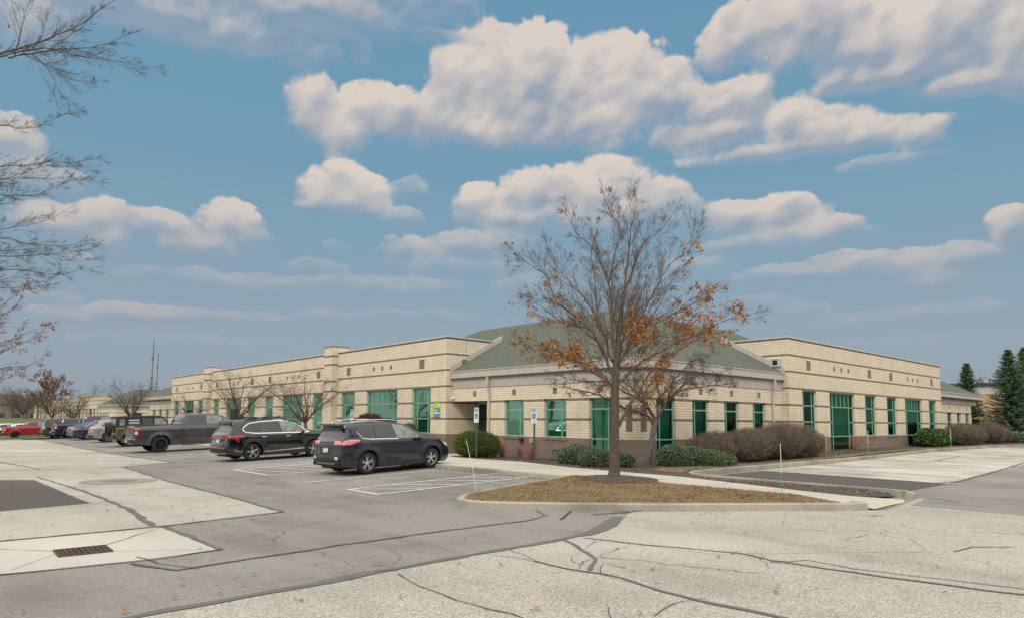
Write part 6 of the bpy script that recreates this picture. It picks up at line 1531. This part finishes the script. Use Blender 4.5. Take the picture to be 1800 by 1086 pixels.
# silver suv
M_silver = paint('silver_paint', (.27, .28, .29), .25, .5)
prof = [(.12, .34), (.0, .48), (.0, .70), (.04, 1.00), (.10, 1.12), (.30, 1.30), (.42, 1.46), (.30, 1.56), (.32, 1.585), (.8, 1.625), (1.5, 1.66), (2.2, 1.65), (2.8, 1.55), (3.6, 1.14), (4.3, 1.04), (4.65, .92), (4.78, .7), (4.79, .45), (4.65, .24)]
c = Car('suv_car', 'silver grey SUV with slim red tail lamp, between blue sedan and green off-roader', (0, 0, 0), RZ, 4.79, .965, prof, .26, (.98, 3.85), .38, .43, 1.05, 1.66, .72, M_silver, grid=.07, wheel='multi', clad=False)
c.side([(.55, 1.16), (.75, 1.44), (1.6, 1.55), (1.6, 1.10)], .005, K_glass, 'side_window'); c.side([(1.66, 1.10), (1.66, 1.55), (2.5, 1.56), (3.35, 1.12)], .005, K_glass, 'side_window')
c.cap(-.8, .8, 1.16, 1.50, K_glass, 'rear_window'); c.cap(-1, 1, .98, 1.03, K_red, 'tail_lamp', off=.01); c.side([(.03, .98), (.03, 1.04), (.62, 1.05), (.50, .99)], .008, K_red, 'tail_lamp'); c.cap(-1, 1, .36, .56, K_clad, 'rear_bumper', off=.015); c.cap(-.2, .2, .72, .84, K_plate, 'number_plate', off=.01)
c.cap(-.7, .7, 1.16, 1.44, K_glassl, 'windshield', rear=False); c.lines([([(1.62, 1.05), (1.7, .4)], .005), ([(2.6, 1.05), (2.6, .35)], .005)], K_seam, 'door_gap'); c.handle(1.8, .93, K_clad); c.mirror(3.2, 1.1, M_silver)
mb = MB(); mb.box(.28, .62, -.62, .62, 1.555, 1.60); mb.obj('spoiler', M_silver, c.root); settle(c, 9.55, 56.9)
# sedans
def sedan(label, m, x, y, lm=K_red):
    prof = [(.10, .30), (.0, .42), (.0, .66), (.05, .96), (.14, 1.07), (.55, 1.12), (1.0, 1.30), (1.45, 1.42), (2.1, 1.45), (2.7, 1.40), (3.5, 1.02), (3.9, .95), (4.5, .85), (4.78, .68), (4.85, .45), (4.7, .22)]
    c = Car('sedan_car', label, (0, 0, 0), RZ, 4.85, .91, prof, .20, (1.05, 3.88), .335, .385, .92, 1.45, .66, m, grid=.07, wheel='multi', clad=False, group='blue sedans side by side')
    c.side([(.85, 1.06), (1.35, 1.34), (2.0, 1.39), (2.0, 1.0)], .005, K_glass, 'side_window'); c.side([(2.06, 1.0), (2.06, 1.39), (2.65, 1.35), (3.3, .98)], .005, K_glass, 'side_window')
    c.cap(-.72, .72, 1.13, 1.36, K_glass, 'rear_window'); c.cap(-1, -.45, .80, .93, lm, 'tail_lamp', off=.01); c.cap(.45, 1, .80, .93, lm, 'tail_lamp', off=.01); c.side([(.03, .80), (.03, .95), (.50, .97), (.30, .84)], .008, lm, 'tail_lamp')
    c.cap(-.22, .22, .62, .74, K_plate, 'number_plate', off=.01); c.cap(-.9, .9, .32, .42, K_clad, 'rear_bumper', off=.012); c.cap(-.7, .7, 1.06, 1.34, K_glassl, 'windshield', rear=False)
    c.lines([([(.80, 1.04), (1.35, 1.38), (2.1, 1.42), (2.7, 1.38), (3.3, 1.0)], .010)], K_chrome, 'window_trim', .006); c.handle(1.5, .86, K_chrome); c.handle(2.5, .84, K_chrome); c.mirror(3.1, .98, m); settle(c, x, y)
    return c
M_blue = paint('slate_blue_paint', (.02, .036, .066), .22, .5)
sedan('slate blue sedan with bright many-spoked wheels beside the silver SUV', M_blue, 9.45, 64.3)
sedan('dark sedan whose tail lamps show just left of the slate blue sedan', paint('dark_blue_paint', (.012, .018, .026), .22, .4), 9.7, 67.6)
M_dblue = paint('deep_blue_paint', (.012, .02, .055), .22, .4)
c = pickup('deep blue crew cab pickup rising behind the sedans', M_dblue, 5.95, 3.6, 1.25, 2.02, 0, 0, wheel='dark', grid=.09); settle(c, 9.1, 71.6)
# large dark suv
prof = [(.12, .42), (.0, .55), (.0, .80), (.05, 1.10), (.22, 1.70), (.20, 1.86), (.5, 1.91), (1.6, 1.94), (3.0, 1.92), (3.5, 1.83), (4.1, 1.36), (4.3, 1.28), (5.1, 1.20), (5.3, 1.0), (5.35, .6), (5.2, .34)]
M_bsuv = paint('dark_teal_black_paint', (.012, .018, .020), .25, .3)
c = Car('suv_car', 'long black full-size SUV with bright slanted pillar, beside the far red pickup', (0, 0, 0), RZ, 5.35, 1.01, prof, .36, (1.15, 4.2), .40, .47, 1.22, 1.94, .80, M_bsuv, grid=.09, wheel='dark', clad=False)
c.side([(.40, 1.30), (.55, 1.78), (1.45, 1.82), (1.25, 1.28)], .006, K_glass, 'side_window'); c.side([(1.62, 1.28), (1.78, 1.82), (2.7, 1.82), (2.7, 1.28)], .006, K_glass, 'side_window'); c.side([(2.8, 1.28), (2.8, 1.82), (3.35, 1.80), (3.9, 1.30)], .006, K_glassl, 'side_window')
c.lines([([(1.40, 1.27), (1.62, 1.84)], .035)], K_chrome, 'pillar_trim', .010); c.cap(-.85, .85, 1.28, 1.78, K_glassl, 'rear_window'); c.cap(-1, -.84, .95, 1.25, K_redp, 'tail_lamp', off=.01); c.cap(.84, 1, .95, 1.25, K_redp, 'tail_lamp', off=.01); c.side([(.04, .95), (.06, 1.25), (.16, 1.25), (.14, .95)], .01, K_redp, 'tail_lamp')
c.cap(-1, 1, .46, .70, K_clad, 'rear_bumper', off=.02); c.cap(-.8, .8, .62, .67, K_chrome, 'bumper_trim', off=.03); c.cap(-.7, .7, 1.36, 1.76, K_glassl, 'windshield', rear=False); settle(c, 8.9, 76.6)
M_redp = paint('red_paint', (.30, .012, .016), .25, .3)
c = pickup('bright red crew cab pickup at the far end of the row', M_redp, 5.9, 3.69, 1.2, 1.98, 0, 0, wheel='dark', grid=.09); settle(c, 8.2, 105.0)
M_white = paint('white_paint', (.6, .62, .64), .3, .1)
prof = [(.10, .34), (.0, .48), (.0, .72), (.06, 1.10), (.35, 1.55), (.7, 1.66), (1.6, 1.70), (2.4, 1.62), (3.3, 1.12), (4.2, .98), (4.5, .6), (4.4, .26)]
def plain(label, m, x, y):
    c = Car('crossover_car', label, (0, 0, 0), RZ, 4.55, .92, prof, .24, (.95, 3.6), .35, .41, 1.04, 1.70, .74, m, grid=.10, wheel='multi', clad=False)
    c.side([(.62, 1.12), (.85, 1.50), (1.6, 1.58), (1.6, 1.10)], .006, K_glass, 'side_window'); c.side([(1.7, 1.10), (1.7, 1.58), (2.3, 1.54), (3.0, 1.10)], .006, K_glass, 'side_window'); c.cap(-.8, .8, 1.16, 1.5, K_glass, 'rear_window'); c.cap(-1, -.8, .9, 1.05, K_red, 'tail_lamp'); c.cap(.8, 1, .9, 1.05, K_red, 'tail_lamp'); settle(c, x, y); return c
plain('pale silver crossover mostly hidden behind the red pickup', M_white, 9.4, 113); plain('white car at the left edge behind the red pickup tail', M_white, 8.0, 117)

# ------------------------------------------------------------------ signs, stakes and small things
M_post = mat('green_post', (.035, .09, .065), .5); M_signw = mat('sign_face_white', (.72, .76, .75), .45); M_signb = mat('sign_blue', (.01, .06, .28), .45); M_signg = mat('sign_header', (.42, .60, .56), .5); M_txtg = mat('sign_green_text', (.03, .22, .14), .5)
def text_mesh(name, body, size, m, parent, loc, rot):
    cu_ = bpy.data.curves.new('t', 'FONT'); cu_.body = body; cu_.size = size; cu_.align_x = 'CENTER'; cu_.align_y = 'CENTER'; cu_.extrude = .001
    ob = bpy.data.objects.new('t', cu_); C.objects.link(ob); dg = bpy.context.evaluated_depsgraph_get(); me = bpy.data.meshes.new_from_object(ob.evaluated_get(dg)); me.name = name
    bpy.data.objects.remove(ob); me.materials.clear(); me.materials.append(m); o = bpy.data.objects.new(name, me); C.objects.link(o); o.parent = parent; o.location = loc; o.rotation_euler = rot; return o
def pkg_sign(loc, label, top=2.1, extra=True):
    t = empty('parking_sign', loc, 0, label, 'sign', 'accessible parking signs')
    mb = MB(); mb.box(-.022, .022, -.03, .03, -.2, top - .02); mb.obj('post', M_post, t)
    pl_ = MB(); pl_.box(-.030, -.024, -.152, .152, top - .61, top); b = pl_.obj('sign_board', M_signw, t)
    mb = MB(); mb.box(-.0335, -.0305, -.145, .145, top - .20, top - .008); mb.obj('header_panel', M_signg, b)
    mb = MB(); mb.box(-.0335, -.0305, -.10, .10, top - .45, top - .24); mb.obj('symbol_panel', M_signb, b)
    # wheelchair figure
    mb = MB(); X = -.036; cz = top - .345
    def bar(a, b_, w_): 
        a, b_ = Vector((0, *a)), Vector((0, *b_)); d = (b_ - a).normalized(); n_ = Vector((0, -d.z, d.y)) * w_
        mb.q([(X, *(a - n_).yz), (X, *(b_ - n_).yz), (X, *(b_ + n_).yz), (X, *(a + n_).yz)][::-1])
    for k in range(12):
        a0, a1 = radians(20 + 25 * k - 90 - 100), radians(20 + 25 * k + 25 - 90 - 100)
        if k < 9: bar((.01 + .055 * cos(a0), cz - .03 + .055 * sin(a0)), (.01 + .055 * cos(a1), cz - .03 + .055 * sin(a1)), .008)
    bar((.012, cz + .055), (.008, cz - .01), .012); bar((.008, cz - .01), (-.045, cz - .012), .009); bar((-.045, cz - .012), (-.065, cz - .065), .008); bar((.01, cz + .03), (-.035, cz + .028), .007); bar((.024, cz + .075), (.0, cz + .075), .013)
    mb.obj('wheelchair_symbol', M_signw, b)
    text_mesh('lettering', 'RESERVED\nPARKING', .062, M_txtg, b, (-.036, 0, top - .10), (pi / 2, 0, -pi / 2))
    mb = MB(); mb.box(-.0335, -.0305, -.11, .11, top - .56, top - .50); mb.obj('fine_print', mat('sign_pale_print', (.5, .56, .56), .5), b)
    return t
pkg_sign((18.15, 19.0, .2), 'free-standing accessible parking sign on a green post, in front of the red barberries')
pkg_sign((17.3, 21.55, .22), 'accessible parking sign rising in front of the round boxwood', 2.08)
pkg_sign((17.2, 14.1, .2), 'accessible parking sign mostly hidden by the big tree trunk')
pkg_sign((17.4, 32.3, .15), 'accessible parking sign just showing over the roof of the navy crossover', 2.15)
def stake(p0, p1, m1, m2, label, r=.0055):
    t = empty('driveway_marker', p0, 0, label, 'marker', 'thin snow stakes along the kerbs'); a = Vector((0, 0, -.08)); b = Vector(p1) - Vector(p0); k = b * .45
    mb = MB(); mb.tube([a, k], r, 6); mb.obj('stake', m1, t); mb = MB(); mb.tube([k, b], r * 1.08, 6); mb.obj('reflective_top', m2, t)
M_sw = mat('stake_pale', (.60, .62, .52), .5); M_sg = mat('stake_green', (.05, .42, .12), .4); M_swh = mat('stake_white', (.58, .58, .53), .4)
stake((9.33, 11.55, .15), (9.28, 11.93, 1.32), M_sw, M_swh, 'leaning whitish stake at the left tip of the tree island')
stake((14.05, 6.95, .15), (14.06, 6.97, 1.32), M_sg, M_swh, 'green and white stake standing at the right end of the tree island', .007)
stake((34.6, 12.75, .3), (34.6, 12.72, 1.45), M_sg, M_sw, 'thin green stake before the right pavilion brick base', .012); stake((47.2, 12.6, .36), (47.2, 12.6, 1.55), M_sg, M_sw, 'thin green stake before the far brown hedge', .014); stake((30.3, 12.9, .25), (30.32, 12.9, 1.2), M_sg, M_sw, 'short green stake at the end of the tall brown hedge', .010)
t = empty('landscape_light', (19.35, 18.75, .19), .2, 'black boxy landscape light tilted back in the mulch by the wall', 'light fixture')
bl = mat('black_plastic', (.015, .016, .017), .5)
mb = MB()
for k, (y0, y1) in enumerate(((-.36, -.02), (.02, .36))):
    x0, x1 = (-.10, .22); z1 = .44 if k else .34; pts = [(x0, 0), (x1, 0), (x1 - .06, z1), (x0 + .10, z1 - .03)]
    mb.q([(x, y0, z) for x, z in pts]); mb.q([(x, y1, z) for x, z in pts][::-1])
    for i in range(4): a, b = pts[i], pts[(i + 1) % 4]; mb.q([(a[0], y0, a[1]), (a[0], y1, a[1]), (b[0], y1, b[1]), (b[0], y0, b[1])])
split(mb, 'housing', bl, t)
mb = MB(); mb.q([(-.115, .06, .06), (-.115, .32, .06), (-.02, .32, .36), (-.02, .06, .36)]); mb.obj('lens', mat('dark_lens', (.05, .055, .06), .1), t)
for loc, lab, c2 in (((19.95, 21.75, .93), 'small dark hose tap on the brick base left of the nearer wing window', K_clad), ((19.97, 21.1, .93), 'small grey outlet box on the brick base under the nearer wing window', M_cap)):
    t = empty('wall_fitting', loc, 0, lab, 'fitting'); mb = MB(); mb.box(-.03, .10, -.07, .07, -.09, .09); mb.box(-.034, .02, -.075, .075, .06, .10); mb.obj('housing', c2, t)
t = empty('marker_flag', (18.7, 20.75, .2), 0, 'tiny blue utility flag at the foot of the barberries', 'flag')
mb = MB(); mb.tube([(0, 0, -.05), (0, 0, .38)], .003, 4); mb.obj('wire', K_chrome, t); mb = MB(); mb.q([(0, 0, .38), (0, -.10, .33), (.01, -.09, .20), (0, 0, .22)]); mb.q([(0, 0, .22), (.01, -.09, .20), (0, -.10, .33), (0, 0, .38)]); mb.obj('flag', mat('flag_blue', (.01, .22, .70), .5), t)
# drain grate and manhole
t = empty('drain_grate', (1.74, 10.34, .012), -.02, 'rusty rectangular drain grate set in the cream concrete slab', 'drain grate'); ru = asphalt('rusty_iron', (.045, .032, .024), (.15, .10, .075), 40, .8, .1)
mb = MB(); W2_, H2_ = .30, .27
mb.box(-W2_, W2_, -H2_, -H2_ + .025, -.01, .014); mb.box(-W2_, W2_, H2_ - .025, H2_, -.01, .014); mb.box(-W2_, -W2_ + .025, -H2_ + .025, H2_ - .025, -.01, .0135); mb.box(W2_ - .025, W2_, -H2_ + .025, H2_ - .025, -.01, .0135); mb.obj('frame', ru, t)
mb = MB(); mb.q([(-W2_ + .01, -H2_ + .01, .003), (W2_ - .01, -H2_ + .01, .003), (W2_ - .01, H2_ - .01, .003), (-W2_ + .01, H2_ - .01, .003)]); mb.obj('pit', K_under, t)
mb = MB()
for k in range(9):
    x = -W2_ + .06 + k * .06; mb.box(x - .009, x + .009, -H2_ + .026, H2_ - .026, .0, .012)
for k in range(3): y = -.13 + k * .13; mb.box(-W2_ + .026, W2_ - .026, y - .014, y + .014, .001, .0125)
mb.obj('bars', ru, t)
t = empty('manhole_cover', (4.3, 21.1, .01), 0, 'round worn manhole cover ringed by paler asphalt in the left lane', 'manhole cover')
mb = MB(); mb.lathe([(0, .006), (.36, .006), (.37, .012), (.40, .012), (.41, .0)], 32, 'z'); mb.obj('cover', asphalt('iron_cover', (.10, .10, .10), (.27, .27, .265), 30, .6, .1), t)
mb = MB(); mb.lathe([(.41, .001), (.95, .001)], 40, 'z'); mb.obj('collar', asphalt('collar_asphalt', (.17, .16, .145), (.36, .345, .32), 90, .5, .2), t)

# litter of fallen leaves, grass blades, mulch chips
def scatter(name, n, fn, m, size, seed, label, flat=.3, stuff=True):
    rng = random.Random(seed); mb = MB(); k = 0
    while k < n:
        p = fn(rng)
        if p is None: continue
        k += 1; a = rng.random() * 6.283; s = size * rng.uniform(.5, 1.3); d = Vector((cos(a), sin(a), rng.uniform(-flat, flat))) * s * .5; w_ = Vector((-sin(a), cos(a), rng.uniform(-flat, flat))) * s * .3; p = Vector(p) + Vector((0, 0, .006 + abs(d.z) + abs(w_.z)))
        mb.q([p - d, p + w_ * .9, p + d, p - w_])
    o = mb.obj(name, m); o['kind'] = 'stuff'; o['label'] = label; return o
def inpoly(x, y, P):
    r = False; j = len(P) - 1
    for i in range(len(P)):
        if (P[i][1] > y) != (P[j][1] > y) and x < (P[j][0] - P[i][0]) * (y - P[i][1]) / (P[j][1] - P[i][1]) + P[i][0]: r = not r
        j = i
    return r
def f_isl(r):
    x, y = r.uniform(8.3, 14.7), r.uniform(5.5, 12.7)
    return (x, y, iz(x, y)) if inpoly(x, y, isl_in) and noise.noise(Vector((x * 1.5, y * 1.5, 0))) * 1.6 + r.uniform(-.4, .5) > (.05 if hypot(x - TREE[0] + .1, y - TREE[1] + .2) > 1.0 else .55) else None
scatter('fallen_leaves', 3600, f_isl, M_litter, .065, 1, 'brown fallen leaves over the tree island')
def f_kerb(r):
    y = r.uniform(12.9, 19.5); x = 13.05 - abs(r.gauss(0, .16)) - (.0 if y > 14 else 0); return (x, y, gz(x, y) + .002)
scatter('fallen_leaves', 420, f_kerb, M_litter, .06, 2, 'rust-coloured leaves gathered along the kerb of the walk')
def f_road(r):
    x, y = r.uniform(-4, 18), r.uniform(2, 26); return (x, y, gz(x, y) + .014) if not inpoly(x, y, isl) and x < 13 else None
scatter('fallen_leaves', 620, f_road, M_litter, .065, 3, 'single dry leaves strewn over the asphalt')
def f_bed(r):
    x, y = r.uniform(15.2, 40), r.uniform(6, 24); return (x, y, bz(x, y)) if inpoly(x, y, bed) and (x < 20 or y < 15.3) else None
scatter('fallen_leaves', 2200, f_bed, M_litter, .05, 4, 'dead leaves lying in the mulch bed')
scatter('mulch_chips', 6500, f_bed, leafmat('chip', (.035, .025, .02), (.10, .075, .06), (.24, .20, .165)), .045, 5, 'grey and brown wood chips of the bed', .8)
def blades(name, n, fn, m, h, seed, label):
    rng = random.Random(seed); mb = MB(); k = 0
    while k < n:
        p = fn(rng)
        if p is None: continue
        k += 1; a = rng.random() * 6.283; p = Vector(p); w_ = Vector((cos(a), sin(a), 0)) * .004; t_ = Vector((rng.gauss(0, .5), rng.gauss(0, .5), 1)).normalized() * h * rng.uniform(.5, 1.3); mb.q([p - w_, p + w_, p + t_])
    o = mb.obj(name, m); o['kind'] = 'stuff'; o['label'] = label
M_blade = leafmat('grass_blade', (.20, .155, .08), (.36, .28, .16), (.17, .19, .07))
def f_g(r):
    x, y = r.uniform(8.3, 14.7), r.uniform(5.5, 12.7)
    return (x, y, iz(x, y)) if inpoly(x, y, isl_in) and hypot(x - TREE[0] + .1, y - TREE[1] + .2) > 1.02 else None
blades('grass_blades', 24000, f_g, M_blade, .045, 6, 'short dry grass of the tree island')
def f_v(r):
    x = r.uniform(18, 50); y = r.uniform(12.4, 13.1); return (x, y, bz(x, y) + .012)
blades('grass_blades', 7000, f_v, M_blade, .06, 7, 'dry grass fringe beside the right kerb')
